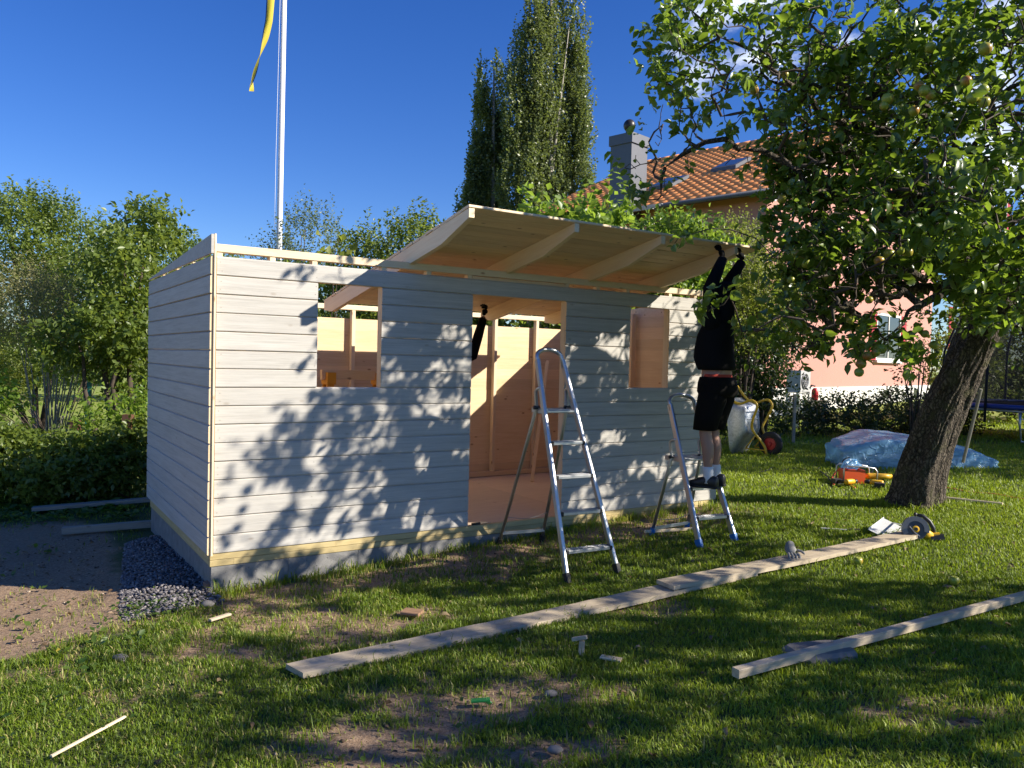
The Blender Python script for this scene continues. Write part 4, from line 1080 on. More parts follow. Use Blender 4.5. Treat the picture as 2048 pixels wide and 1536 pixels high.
b = MB(); b.loft([((-.24,.0,.06),(0,.03,0),(0,0,.03)), ((-.20,0,.06),(0,.04,0),(0,0,.04)), ((.0,0,.06),(0,.036,0),(0,0,.036)), ((.10,0,.06),(0,.03,0),(0,0,.03))], n=12); b.build('motor_housing', M['tool_yellow'], gr_, True)
b = MB(); b.loft([((.10,0,.06),(0,.034,0),(0,0,.034)), ((.19,0,.055),(0,.036,0),(0,0,.03)), ((.25,0,.05),(0,.02,0),(0,0,.02))], n=12); b.build('gear_head', M['black_plastic'], gr_, True)
b = MB(); b.lathe([(.01,-.004),(.06,-.003),(.06,.003),(.01,.004)], (.21,0,.022), (0,0,1), 20); b.build('disc', M['grey_metal'], gr_)
def cable(label, pts, rad, mat, name='cable'):
    P = []
    for px, py, h in pts: q = on_ground(px, py); P.append(q+np.array([0,0,h]))
    P = np.array(P); tt = np.linspace(0, len(P)-1, len(P)*6); out_ = []
    for t in tt:
        i = min(int(t), len(P)-2); u = t-i; a = P[max(i-1,0)]; b0 = P[i]; c = P[i+1]; d = P[min(i+2, len(P)-1)]
        out_.append(.5*((2*b0)+(-a+c)*u+(2*a-5*b0+4*c-d)*u*u+(-a+3*b0-3*c+d)*u**3))
    b = MB(); b.tube(out_, rad, 6); o = b.build(name, M[mat], None, True); return tag(o, label, name)
cable('black cable looping through the grass around the tool box', [(1640,945,.02),(1652,958,.05),(1668,968,.02),(1690,960,.06),(1684,950,.18),(1698,955,.26),(1708,960,.16),(1712,962,.03),(1735,955,.02),(1752,950,.10),(1760,955,.02),(1790,980,.01)], .008, 'black_rubber')
cable('orange hose curling left of the tool box', [(1668,972,.01),(1664,962,.03),(1672,958,.10),(1684,960,.13),(1692,966,.02),(1710,978,.01)], .012, 'orange_plastic', 'hose')
cable('thin orange cord running through the sunlit grass right of the trunk', [(1870,976,.02),(1900,981,.03),(1945,988,.02),(1990,993,.03),(2030,999,.02),(2070,1003,.02)], .006, 'orange_plastic', 'cord')
cable('thin black cord in the sunlit grass left of the tool box', [(1515,948,.02),(1535,946,.04),(1548,938,.03),(1560,944,.02),(1590,940,.03),(1625,944,.02),(1640,938,.03)], .005, 'black_rubber', 'cord')
a = on_ground(1878, 1000)+np.array([0,0,.03]); c = on_ground(2005, 1014)+np.array([0,0,.03])
o = stick('broom_handle', a, c, .032, .032, M['pine_light'], ch=.009); tag(o, 'round wooden handle lying on the lawn right of the trunk', 'handle')
# stick, offcuts, stones
M['brown_flat'] = wood('brown_bark_chip', (.36,.22,.13), (.22,.13,.08), var=.1)
def bit(label, cat, px, py, L_, wd, th, rz, mat, name, tilt=0.0):
    p = on_ground(px, py); d = np.array([math.cos(rz), math.sin(rz), tilt]); h = th/2+.012
    o = stick(name, p-d*L_/2+np.array([0,0,h]), p+d*L_/2+np.array([0,0,h]), wd, th, M[mat], None, (0,0,1), min(th,wd)*.2); return tag(o, label, cat)
bit('pale thin splinter of wood lying in the near left grass', 'splinter', 180, 1478, .42, .016, .010, 1.25, 'pine_light', 'splinter')
bit('flat wood offcut on bare soil in front of the shed corner', 'offcut', 440, 1240, .16, .035, .015, 1.0, 'weathered', 'wood_offcut')
bit('reddish flat wood chunk on the shaded grass behind the long plank', 'offcut', 824, 1231, .13, .10, .022, -.3, 'brown_flat', 'wood_offcut')
bit('pale flat wood chip on worn soil right of the small upright block', 'offcut', 1222, 1323, .12, .05, .012, -.4, 'pine', 'wood_offcut')
bit('narrow batten lying under the short stepladder by the foundation', 'batten', 1340, 1066, .55, .03, .03, .35, 'pine_light', 'batten')
bl = on_ground(1162, 1311); ub = thing('wood_offcut', 'small upright wood block with a crosspiece on worn soil', 'offcut', tuple(bl))
b = MB(); b.bar((0,0,0), (.004,0,.085), .032, .022, (0,1,0)); b.build('block', M['weathered'], ub); b = MB(); b.bar((-.050,.015,.088), (.028,-.012,.112), .034, .020, (.3,0,1)); b.build('crosspiece', M['weathered'], ub)
cb = on_ground(432, 1178); o = thing('brick', 'broken brick lying against the near corner of the foundation', 'brick', tuple(cb), .6)
b = MB(); b.loft([((0,0,-.02),(.09,0,0),(0,.055,0)), ((0,0,.06),(.088,0,0),(0,.053,0)), ((.004,0,.068),(.07,0,0),(0,.04,0))], n=16, sq=6); b.build('brick_body', M['brick'], o)
for i, (px, py, sz2, lb) in enumerate(((415,1212,.05,'pale rounded stone at the near corner of the gravel'), (240,1322,.05,'pale stone in the sunlit left grass'), (1102,1391,.035,'pale pebble beside the dark worn soil patch'), (1110,1504,.035,'pinkish pebble at the lower edge of the lawn'))):
    p = on_ground(px, py); o = thing('stone', lb, 'stone', tuple(p)); b = MB(); r = random.Random(i)
    b.ell((0,0,sz2*.3), (sz2, sz2*.8, sz2*.5), 12, 8); b.v = [(x*(1+r.uniform(-.1,.1)), y*(1+r.uniform(-.1,.1)), z) for x, y, z in b.v]; b.build('stone_body', M['stone'], o, True)
p = on_ground(962, 1407); o = thing('plastic_scrap', 'bright green plastic scrap on the worn soil', 'plastic scrap', tuple(p))
b = MB(); b.bar((-.05,0,.012), (.045,.004,.02), .035, .012, (0,0,1)); b.bar((.02,0,.02), (.05,.01,-.005), .02, .010, (0,1,0)); b.build('scrap', plain('green_plastic', (.02,.22,.05), .4), o)
M_ = None
# folded rule in the doorway
p = S(2.27, .02, .10); o = thing('chisel', 'dark hand tool lying on the doorway sill', 'hand tool', tuple(p), YAW)
b = MB(); b.bar((0,.0,.012), (.09,.01,.012), .022, .02, (0,0,1)); b.build('grip', M['black_plastic'], o); b = MB(); b.bar((.09,.01,.012), (.20,.0,.010), .014, .006, (0,0,1)); b.build('shank', M['grey_metal'], o)
# ------------------------------------------------------------------ foliage builders
def leaves_mesh(name, P, D, Nn, Lf, Wf, rnd, mat, detail=0, fold=.25, curl=.18):
    """P base points, D leaf directions, Nn leaf normals"""
    n = len(P); D = nrm(D); Sd = nrm(np.cross(D, Nn)); U = np.cross(Sd, D)
    Lf = np.broadcast_to(Lf, (n,))[:, None]; Wf = np.broadcast_to(Wf, (n,))[:, None]*.5
    if detail == 0:
        mid = P+D*Lf*.45+U*Lf*fold*.35
        V = np.stack([P, mid+Sd*Wf, P+D*Lf-U*Lf*curl*.5, mid-Sd*Wf], 1); i = np.arange(n)*4
        F3 = np.concatenate([np.stack([i, i+1, i+2], 1), np.stack([i, i+2, i+3], 1)]); F4 = None; k = 4
    else:
        a = P+D*Lf*.22; b_ = P+D*Lf*.62-U*Lf*curl*.25; t = P+D*Lf-U*Lf*curl
        up = U*Wf*fold*1.6
        V = np.stack([P, a, b_, t, a+Sd*Wf*.86+up*.86, b_+Sd*Wf*.88+up*.88, a-Sd*Wf*.86+up*.86, b_-Sd*Wf*.88+up*.88], 1); i = np.arange(n)*8
        F3 = np.concatenate([np.stack([i, i+4, i+1], 1), np.stack([i, i+1, i+6], 1), np.stack([i+2, i+5, i+3], 1), np.stack([i+2, i+3, i+7], 1)])
        F4 = np.concatenate([np.stack([i+1, i+4, i+5, i+2], 1), np.stack([i+6, i+1, i+2, i+7], 1)]); k = 8
    return raw_mesh(name, V.reshape(-1, 3), F3, F4, mat, np.repeat(rnd, k), smooth=detail > 0)

def ell_points(r, ells, n, shell=.5):
    w_ = np.array([(e[1][0]*e[1][1]*e[1][2])**.75*(e[2] if len(e) > 2 else 1) for e in ells]); w_ = w_/w_.sum()
    k = r.choice(len(ells), n, p=w_); C = np.array([e[0] for e in ells])[k]; Rr = np.array([e[1] for e in ells])[k]
    d = nrm(r.normal(size=(n, 3))); rad = (shell**3+(1-shell**3)*r.random(n))**(1/3)
    return C+d*Rr*rad[:, None], nrm(d/Rr), rad

def foliage(ells, ntw, lpt, Lf, mat, parent, seed, detail=0, twig=.28, up=.35, outw=.8, shell=.5, ratio=.6, zmin=None, name='crown', shoots=(), rndshift=0.0, rand=.7, droop=0.0, center=None, cut=None, nup=.45, gap=.30):
    r = np.random.default_rng(seed)
    P, O, rad = ell_points(r, ells, ntw, shell)
    # uneven outline: drop twigs where a coarse noise is low
    nz = vnoise(P[:,0]*1.0+P[:,2]*.7, P[:,1]+P[:,2]*1.1, 1.9/max(twig*3.2, .3))
    keep = nz+.35*r.random(ntw) > gap+.25*(rad > .9)
    if zmin is not None: keep &= P[:,2] > zmin
    if cut is not None: keep &= cut(P)
    P, O = P[keep], O[keep]; n = len(P)
    Td = nrm(O*outw+np.array([0,0,up])+r.normal(size=(n, 3))*rand*.7); tl = twig*(.5+r.random(n))
    s = (np.arange(lpt)+.5)/lpt
    B = P[:, None]+Td[:, None]*(tl[:, None]*(s[None]-.1))[..., None]
    clr = vnoise(P[:,0]*2+3, P[:,1]*2+P[:,2]*2, 1.3)
    N_ = n*lpt; B = B.reshape(-1, 3); TT = np.repeat(Td, lpt, 0); cl = np.repeat(clr, lpt); Oo = np.repeat(O, lpt, 0)
    if shoots:
        sb, stt = [], []
        for (x, y, z0, z1, lx, ly) in shoots:
            m = max(6, int((z1-z0)/(Lf*.42))); t = np.linspace(0, 1, m)
            sb.append(np.stack([x+lx*t+.02*r.normal(size=m), y+ly*t+.02*r.normal(size=m), z0+(z1-z0)*t], 1)); stt.append(np.tile([[lx, ly, z1-z0]], (m, 1)))
        sb = np.concatenate(sb); stt = nrm(np.concatenate(stt)); rep = 2
        B = np.concatenate([B, np.repeat(sb, rep, 0)]); TT = np.concatenate([TT, np.repeat(stt, rep, 0)]); cl = np.concatenate([cl, np.full(len(sb)*rep, .6)]); Oo = np.concatenate([Oo, np.repeat(stt, rep, 0)])
        N_ = len(B)
    side = r.normal(size=(N_, 3)); side = nrm(side-TT*np.sum(side*TT, 1, keepdims=True))
    D = nrm(TT*.55+side*.95+np.array([0,0,-droop])+r.normal(size=(N_, 3))*.2)
    Nn = nrm(np.array([0,0,nup])+Oo*.45+r.normal(size=(N_, 3))*.65)
    Ls = Lf*(.65+.6*r.random(N_)); rv = np.clip(.15+.55*cl+.4*(r.random(N_)-.5)+rndshift, 0, .95); rv = np.where(r.random(N_) < .01, .99, rv)
    me = leaves_mesh(name, B, D, Nn, Ls, Ls*ratio, rv, mat, detail)
    if parent is not None:
        me.transform(Matrix.Translation(parent.location).inverted())
    o = bpy.data.objects.new(name, me); COL.objects.link(o); o.parent = parent
    return o

def stems(name, base, tips, r0, mat, parent, seed=0, wob=.12):
    rr = random.Random(seed); b = MB(); base = np.array(base, float)
    for t in tips:
        t = np.array(t, float); p0 = base+np.array([rr.uniform(-.08,.08), rr.uniform(-.08,.08), 0])
        mids = [p0+(t-p0)*f+np.array([rr.uniform(-wob,wob), rr.uniform(-wob,wob), 0])*(1-abs(2*f-1))+np.array([0,0,.12*math.sin(PI*f)]) for f in (.3,.6,.85)]
        b.tube([p0]+mids+[t], [r0, r0*.75, r0*.5, r0*.35, r0*.15], 6)
    return b.build(name, mat, parent, True, True)

def EP(px, py, Y, rx, rz, ry=None, wgt=1.0):
    c = at(px, py, Y); k = Y/CAM_F
    return (c, (rx*k, (ry if ry else rx*k*.8), rz*k), wgt)

def bush(name, label, cat, ells, ntw, lpt, Lf, mat, seed, stem=.03, nst=6, group=None, base=None, bark='twig', **kw):
    c = np.mean([e[0] for e in ells], 0); bx = c[:2] if base is None else base
    root = thing(name, label, cat, (bx[0], bx[1], gz(bx[0], bx[1])), 0, group)
    foliage(ells, ntw, lpt, Lf, M[mat], root, seed, zmin=gz(bx[0], bx[1])+.02, **kw)
    if nst:
        r = random.Random(seed); tips = []
        for k in range(nst):
            e = ells[k % len(ells)]; tips.append(np.array(e[0])+np.array([r.uniform(-.6,.6)*e[1][0], r.uniform(-.6,.6)*e[1][1], r.uniform(0,.6)*e[1][2]]))
        stems('stem' if stem < .06 else 'trunk', root.location, tips, stem, M[bark], root, seed)
    return root

# ------------------------------------------------------------------ apple tree
def apple_tree(label, base, trunk, fork_r, targets, seed, leaf=.082, lpt=9, cut=None, apples=(), limbs=(), detail=1):
    r = np.random.default_rng(seed)
    root = thing('apple_tree', label, 'apple tree', tuple(base))
    nodes = [np.array(p, float) for p in trunk]; par = [-1]+list(range(len(trunk)-1)); chains = [list(range(len(trunk)))]
    def path_to(i0, tgt, bend=.16):
        a = nodes[i0]; d = tgt-a; ln = np.linalg.norm(d); k = max(2, int(math.ceil(ln/.20))); ch = [i0]
        off = r.normal(size=3)*ln*bend*.5+np.array([0,0,ln*.10])
        prev = i0
        for j in range(1, k+1):
            f = j/k; p = a+d*f+off*math.sin(PI*f)*(1 if k > 2 else .4)+(r.normal(size=3)*.018 if j < k else 0)
            nodes.append(p); par.append(prev); prev = len(nodes)-1; ch.append(prev)
        chains.append(ch); return prev
    tipset = set()
    for lm in limbs:
        cur = len(trunk)-1 if lm[0] is None else lm[0]
        for q in lm[1]: cur = path_to(cur, np.array(q, float), .10)
    fk = np.array(trunk[-1]); T_ = sorted(targets, key=lambda q: np.linalg.norm(q-fk)); tips = []
    nt0 = len(trunk)-1
    for q in T_:
        A = np.array(nodes[nt0:]); dd = np.linalg.norm(A-q, axis=1); dd = dd+.35*np.maximum(0, A[:,2]-q[2])
        tips.append(path_to(int(np.argmin(dd))+nt0, q))
    cnt = np.zeros(len(nodes))
    for t in tips: cnt[t] = 1
    for i in range(len(nodes)-1, 0, -1): cnt[par[i]] += cnt[i]
    rad = .0032*np.maximum(cnt, 1)**.50
    tr = len(trunk)
    rad[tr:] = np.minimum(rad[tr:], fork_r*.62)
    b = MB(); bb = MB()
    for ch in chains[1:]:
        P = [nodes[i] for i in ch]; R_ = [min(rad[i], rad[ch[1]]) for i in ch]
        R_[-1] = min(R_[-1], .0035)
        big = R_[0] > .02
        (bb if big else b).tube(P, R_, 9 if big else 5, cap=False)
    # trunk with flare and ridges
    tk = MB(); P = np.array(trunk); k = 84; tt = np.linspace(0, len(P)-1, k); pts = []
    for t in tt:
        i = min(int(t), len(P)-2); u = t-i; a = P[max(i-1,0)]; b0 = P[i]; c = P[i+1]; d = P[min(i+2, len(P)-1)]
        pts.append(.5*((2*b0)+(-a+c)*u+(2*a-5*b0+4*c-d)*u*u+(-a+3*b0-3*c+d)*u**3))
    n = 110; vs = []
    for i, p in enumerate(pts):
        f = i/(k-1); Rr = fork_r*(1.0+.50*math.exp(-f*13)+.10*(1-f)-.06*math.sin(f*PI))
        for j in range(n):
            a = 2*PI*j/n
            lump = .17*(vnoise(np.array([math.cos(a)*1.3+5]), np.array([math.sin(a)*1.3+f*3.5]), 1.2)[0]-.5)*2
            rid = .085*(vnoise(np.array([a*6.0+3*vnoise(np.array([f*9]), np.array([a]))[0]]), np.array([f*13.0]))[0]-.5)*2+.03*(vnoise(np.array([a*14]), np.array([f*40]))[0]-.5)*2
            seam = 1 if j else 1
            ca_, sa_ = math.cos(a), math.sin(a); rdg = abs(vnoise(np.array([ca_*5.5+f*1.5+20]), np.array([sa_*5.5+f*7.0]), 1.0)[0]-.5)*2; rd2 = vnoise(np.array([ca_*13+f*6+50]), np.array([sa_*13+f*31]), 1.0)[0]-.5
            q = Rr*(1+lump-.10*(1-rdg)**4+.07*rd2+rid*.5*min(1, 4*abs(math.sin(a/2))+.2)+.20*math.exp(-f*10)*math.cos(a*4+1+.6*math.sin(a)))
            vs.append((p[0]+q*math.cos(a), p[1]+q*math.sin(a)*.95, p[2]+.10*q*math.cos(a)*-1))
    fs = [(i*n+j, i*n+(j+1)%n, (i+1)*n+(j+1)%n, (i+1)*n+j) for i in range(k-1) for j in range(n)]+[tuple(range((k-1)*n, k*n))]
    tk.add(vs, fs); tk.build('trunk', M['bark'], root, True, True)
    bb.build('limb', M['bark'], root, True, True)
    b.build('twigs', M['twig'], root, True, True)
    # leaves
    B, TT = [], []
    for t in tips:
        p = nodes[t]; q = nodes[par[t]]; d = nrm(p-q+.06*np.array([0,0,1])+r.normal(size=3)*.08); ln = .12+.22*r.random()
        for s in np.linspace(-.25, 1, lpt): B.append(p+d*ln*s+r.normal(size=3)*.012); TT.append(d)
        i = par[t]; m = 0
        while i > tr and m < 4 and cnt[i] < 6:
            for _ in range(3): B.append(nodes[i]+r.normal(size=3)*.035); TT.append(nrm(nodes[i]-nodes[par[i]]+r.normal(size=3)*.4))
            i = par[i]; m += 1
    B = np.array(B); TT = np.array(TT)
    if cut is not None: k_ = cut(B); B, TT = B[k_], TT[k_]
    N_ = len(B)
    sd_ = r.normal(size=(N_, 3)); sd_ = nrm(sd_-TT*np.sum(sd_*TT, 1, keepdims=True))
    D = nrm(TT*.45+sd_+np.array([0,0,-.22])); Nn = nrm(np.array([0,0,.8])+r.normal(size=(N_, 3))*.6)
    Ls = leaf*(.45+.85*r.random(N_)); rv = np.clip(.2+.6*vnoise(B[:,0]*2, B[:,1]*2+B[:,2], 1.0)+.5*(r.random(N_)-.5), 0, .97)
    me = leaves_mesh('crown', B, D, Nn, Ls, Ls*(.54+.1*r.random(N_)), rv, M['apple_leaf'], detail, .28, .22)
    me.transform(Matrix.Translation(root.location).inverted()); o = bpy.data.objects.new('crown', me); COL.objects.link(o); o.parent = root
    # fruit
    am = None
    for q in apples:
        if am is None:
            ab = MB(); ab.lathe([(.002,-.026),(.012,-.031),(.026,-.024),(.035,-.004),(.035,.010),(.028,.025),(.015,.031),(.006,.027),(.002,.024)], (0,0,0), (0,0,1), 16)
            ab.tube([(0,0,.024),(.003,.002,.05)], .0015, 5); ao = ab.build('apple', M['apple'], root, True); am = ao.data
            ao.location = Vector(q)-root.location; ao.rotation_euler = (r.normal()*.3, r.normal()*.3, r.random()*6)
        else:
            o = link_mesh('apple', am, root, Vector(q)-root.location); o.rotation_euler = (r.normal()*.3, r.normal()*.3, r.random()*6); s = .85+.3*r.random(); o.scale = (s, s, s)
    return root

def _apple():
    m = NM('apple_skin'); v = m.n('ShaderNodeTexCoord').outputs['Object']; rnd = m.n('ShaderNodeObjectInfo').outputs['Random']
    n = m.noise(v, 18, 3); c = m.mix(n, (.20,.27,.03), (.42,.42,.06)); x = m.n('ShaderNodeSeparateXYZ', {0: v}).outputs[0]
    f = m.n('ShaderNodeMapRange', {'Value': m.math('ADD', x, m.math('MULTIPLY', n, .03)), 'From Min': .02, 'From Max': .05}).outputs[0]
    c = m.mix(m.math('MULTIPLY', f, rnd), c, (.40,.12,.03))
    return m.end(m.pbr(Base_Color=c, Roughness=.3))
M['apple'] = _apple()

def main_apple():
    r = np.random.default_rng(77)
    base = on_ground(1830, 1010); Yb = base[1]
    tr = [base-np.array([0,0,.08]), at(1838,965,Yb), at(1862,880,Yb-.03), at(1898,790,Yb-.1), at(1935,710,Yb-.18), at(1968,640,Yb-.25), at(1995,585,Yb-.30)]
    V = [((4.75,7.1,3.35), (1.9,1.9,1.45), 720), ((5.6,6.3,3.3), (1.6,1.6,1.4), 300), ((3.9,6.4,4.3), (1.5,1.3,.9), 190), (at(1655,250,6.7), (.6,.55,.65), 170), (at(1690,560,6.3), (.45,.4,.4), 60), (at(1800,240,6.2), (.5,.5,.6), 110), (at(1850,470,7.6), (.8,.6,.65), 150), (at(1960,490,6.2), (.5,.5,.45), 90), (at(1760,430,7.0), (.6,.5,.5), 90), (at(1600,460,6.9), (.30,.35,.42), 80), (at(1640,640,7.2), (.4,.4,.28), 50), (at(1570,330,6.6), (.32,.35,.34), 45), (at(1610,120,6.2), (.5,.45,.45), 90), (at(1770,90,6.0), (.55,.5,.5), 100), (at(1720,330,6.4), (.45,.4,.4), 80), (at(1700,720,6.6), (.28,.3,.12), 20)]
    V += [(at(1480,120,6.2), (.75,.7,.62), 95), (at(1385,285,6.4), (.42,.4,.26), 24), (at(1290,365,6.6), (.26,.25,.17), 9), (at(1345,45,6.2), (.20,.22,.26), 9), (at(1260,330,6.6), (.10,.10,.10), 3),
          (at(1505,655,5.6), (.18,.30,.14), 6), (at(1365,478,5.8), (.09,.09,.05), 2), (at(1440,600,5.3), (.10,.1,.14), 4), (at(1640,530,5.9), (.35,.4,.5), 55), (at(1680,560,6.2), (.5,.5,.45), 70), (at(1745,690,5.7), (.35,.4,.13), 22), (at(1600,680,6.6), (.30,.4,.16), 18), (at(1740,770,5.6), (.09,.1,.06), 3),
          (at(1985,350,4.8), (.5,.5,.45), 70), (at(2030,560,5.2), (.4,.5,.3), 60), (at(1990,120,5.3), (.6,.6,.45), 90), (at(1820,420,5.6), (.5,.6,.5), 80)]
    tg = []
    for c, rr_, n in V:
        p, _, _ = ell_points(r, [(np.array(c), rr_)], n, .35); tg += list(p)
    tg = [q for q in tg if q[2] > 1.72]
    F0 = tr[-1]
    limbs = [(None, [at(1900,430,7.6), at(1700,270,6.9), at(1560,150,6.4), at(1440,75,6.2), at(1330,5,6.15)]),
             (None, [at(1800,480,7.2), at(1620,380,6.6), at(1480,300,6.5), at(1330,335,6.55)]),
             (None, [at(1850,560,7.1), at(1680,560,6.3), at(1600,570,5.9)]),
             (None, [at(2050,470,6.9), at(2050,330,5.6), at(1970,260,4.7)]),
             (None, [(5.2,8.2,3.0), (5.6,8.7,3.9)]), (None, [(5.6,7.4,2.7), (6.6,6.6,3.2)]), (None, [at(1900,580,6.6), at(1780,670,5.9)])]
    ap = [(1735,712,5.6),(1722,728,5.62),(1752,705,5.58),(1718,745,5.55),(1762,698,5.7),(1850,668,6.0),(1868,690,6.05),(1592,508,6.0),(1605,515,6.0),(1612,527,5.95),(1640,512,6.1),(1655,552,6.2),(1582,560,6.2),(1758,522,5.7),(1778,508,5.8),(1800,502,5.8),(1815,505,5.85),(1945,196,4.8),(1966,180,4.85),(1848,182,5.2),(1862,190,5.2),(1838,172,5.3),(1775,198,5.5),(1768,212,5.5),(1828,222,5.4),(1932,162,4.9),(1968,205,4.8),(1565,398,6.5),(1640,283,6.4),(1605,290,6.4),(1548,52,6.2),(1578,50,6.2),(1860,95,5.3),(1970,98,4.9),(1570,150,6.4),(1660,470,6.4),(1980,470,5.0),(1925,380,5.3),(1700,640,6.1),(1720,660,6.0),(1508,180,6.4),(1738,600,6.0)]
    def cut(Bp):   # pruned clear of the roof edge and the man at work, and lifted above head height towards the shed
        u, v = to_uv(Bp[:,0], Bp[:,1]); k = ~((u < 5.2) & (v > -1.2) & (Bp[:,2] < 2.95) & (u > -1))
        k &= Bp[:,2] > 1.55
        # leaf gaps cut along the sun direction to dapple the shed's front wall
        t = v/(SUN[0]*N2[0]+SUN[1]*N2[1]); q = Bp-np.array(SUN)[None]*t[:, None]; uu, _ = to_uv(q[:,0], q[:,1]); zz = q[:,2]
        g1 = vnoise(uu*1.0-zz*.45, zz*1.0+uu*.2, 7.0); g2 = vnoise(uu+7, zz+3, 2.1)
        thr = np.interp(uu, [-.6,0,1.6,2.6,3.6,5.5], [.46,.44,.50,.60,.60,.55])
        hole = (g1+.55*(g2-.5) > thr) & (zz < 2.45) & (zz > -.4) & (uu > -1.0) & (uu < 5.6) & (v < 0)
        return k & ~hole
    apple_tree('old leaning apple tree with rough bark and green apples at the right', base, tr, .215, tg, 5, .082, 12, cut, [at(*q) for q in ap], limbs)
main_apple()

def second_apple():
    r = np.random.default_rng(78); bx, by = 8.1, 2.7; base = np.array([bx, by, gz(bx, by)])
    tr = [base-np.array([0,0,.08]), base+np.array([.03,.0,.5]), base+np.array([.0,.05,1.0]), base+np.array([-.08,.1,1.5]), base+np.array([-.1,.15,1.8])]
    tg = []
    for c, rr_, n in [((7.6,2.9,3.4), (2.3,1.75,1.35), 430), ((7.4,3.7,2.9), (1.5,1.1,.8), 170), ((6.6,2.4,4.2), (1.3,1.1,.9), 70)]:
        p, _, _ = ell_points(r, [(np.array(c), rr_)], n, .3); tg += list(p)
    apple_tree('second apple tree standing just outside the right edge of the view', base, tr, .16, tg, 6, .092, 11)
second_apple()

def offside_tree():
    root = thing('garden_tree', 'broad garden tree beyond the right edge shading the far lawn', 'tree', (13.2, 11.0, gz(13.2, 11.0)))
    foliage([((13.0,10.9,4.6),(2.6,2.3,2.2)), ((14.6,12.2,4.4),(2.2,2.2,2.0)), ((12.2,12.6,3.8),(1.7,1.6,1.5))], 3300, 9, .12, M['hedge_leaf'], root, 90, twig=.4)
    stems('trunk', root.location, [(13,10.9,5), (14.4,12,4.6), (12.3,12.4,4.2)], .16, M['bark'], root, 4)
offside_tree()

# ------------------------------------------------------------------ hedges, shrubs and trees behind
def shoots_px(lst, Y, seed):
    r = random.Random(seed); o = []
    for px, ytop, ybot in lst:
        t = at(px, ytop, Y); b0 = at(px+r.uniform(-8, 8), ybot, Y); o.append((b0[0], b0[1], b0[2], t[2], t[0]-b0[0], 0.0))
    return o
bush('broadleaf_tree', 'tall dense green tree at the far left edge', 'tree', [EP(40,520,14.5,120,110,1.2), EP(130,505,14.5,62,95,1.0), EP(20,600,14.5,100,110,1.2), EP(155,610,14.2,55,110,.9), EP(60,715,13.6,120,52,.7), EP(60,430,14.5,70,40,.8)], 3600, 10, .068, 'hedge_leaf', 101, .06, 3, twig=.36, up=.7, rndshift=.12, shoots=shoots_px([(150,392,470),(60,405,440),(100,395,450),(20,398,440),(175,440,500)], 14.5, 1))
bush('twiggy_bush', 'olive brown twiggy bush in front of the tall left tree', 'bush', [EP(60,630,11.6,118,72,.9), EP(140,670,11.6,50,50,.7)], 2900, 10, .036, 'olive_leaf', 102, .014, 22, bark='pale_bark', twig=.45, up=1.1, rand=.4, ratio=.4)
bush('fruit_tree', 'small leafy fruit tree between the hedge and the shed end wall', 'tree', [EP(255,560,11.2,62,120,.7), EP(240,660,11.0,75,56,.7), EP(165,690,10.9,75,42,.6), EP(260,745,11.3,55,36,.5), EP(290,470,11.4,55,50,.6)], 1900, 8, .088, 'hedge_leaf', 103, .06, 7, base=at(232,800,11.1)[:2], twig=.3, shoots=shoots_px([(232,410,480),(288,398,470),(332,408,470),(310,440,480),(205,520,560)], 11.3, 2))
bush('rounded_hedge', 'rounded dense hedge top behind the shed end wall', 'hedge', [EP(330,530,18,95,72,1.5), EP(420,560,18,70,62,1.5), EP(250,540,18,60,60,1.2)], 2600, 7, .075, 'hedge_leaf', 104, .05, 4, twig=.22, up=.6)
bush('low_hedge', 'low leafy hedge in shade left of the shed', 'hedge', [EP(20,925,9.9,80,54,.5), EP(105,940,9.8,70,44,.5), EP(190,920,9.9,65,60,.5), EP(270,910,10.1,55,70,.5), EP(-70,920,9.9,90,64,.5)], 3400, 8, .075, 'hedge_leaf', 105, .02, 18, twig=.22, up=.3, shell=.35)
bush('sapling_bush', 'bright lit leafy saplings above the low hedge', 'bush', [EP(-10,810,10.6,40,30,.4), EP(215,845,10.3,55,16,.4), EP(275,825,10.4,40,26,.4)], 260, 8, .08, 'bright_leaf', 106, .015, 14, twig=.3, up=.8)
bush('yellow_plants', 'yellow green garden plants at the left edge', 'plants', [EP(12,765,13,45,42,.5), EP(215,690,13.5,40,60,.4)], 700, 8, .06, 'yellow_leaf', 107, .012, 10, twig=.35, up=1.5, ratio=.35)
bush('far_hedge', 'distant hedge across the neighbouring lawn', 'hedge', [EP(60,720,30,180,60,2), EP(240,715,30,180,60,2), EP(-140,710,30,160,70,2), EP(420,705,30,160,60,2)], 3000, 6, .16, 'hedge_leaf', 108, .05, 0, twig=.5)
bush('grey_green_shrub', 'airy grey green shrub beside the flagpole behind the shed', 'shrub', [EP(620,500,13.6,62,75,.7), EP(560,540,13.6,40,45,.6), EP(590,620,13.6,80,80,.8)], 1300, 8, .05, 'blue_leaf', 109, .03, 9, twig=.4, up=1.0, shoots=shoots_px([(610,405,470),(650,402,470),(625,425,480),(575,425,490),(590,415,480)], 13.6, 3))
bush('pear_hedge', 'upright leafy hedge with tall shoots behind the shed roof', 'hedge', [EP(720,540,12.2,60,65,.6), EP(820,520,12.2,70,75,.6), EP(900,560,12.2,70,90,.6), EP(800,650,12.2,150,90,.7)], 2400, 8, .062, 'hedge_leaf', 110, .025, 12, twig=.28, up=1.1,
     shoots=shoots_px([(x, y, 520) for x, y in ((735,418),(760,440),(775,425),(790,416),(808,432),(828,402),(840,395),(850,400),(866,410),(880,430),(890,440),(818,415),(715,450),(700,462),(745,450),(800,440),(872,440),(858,430),(780,455))], 12.2, 4))
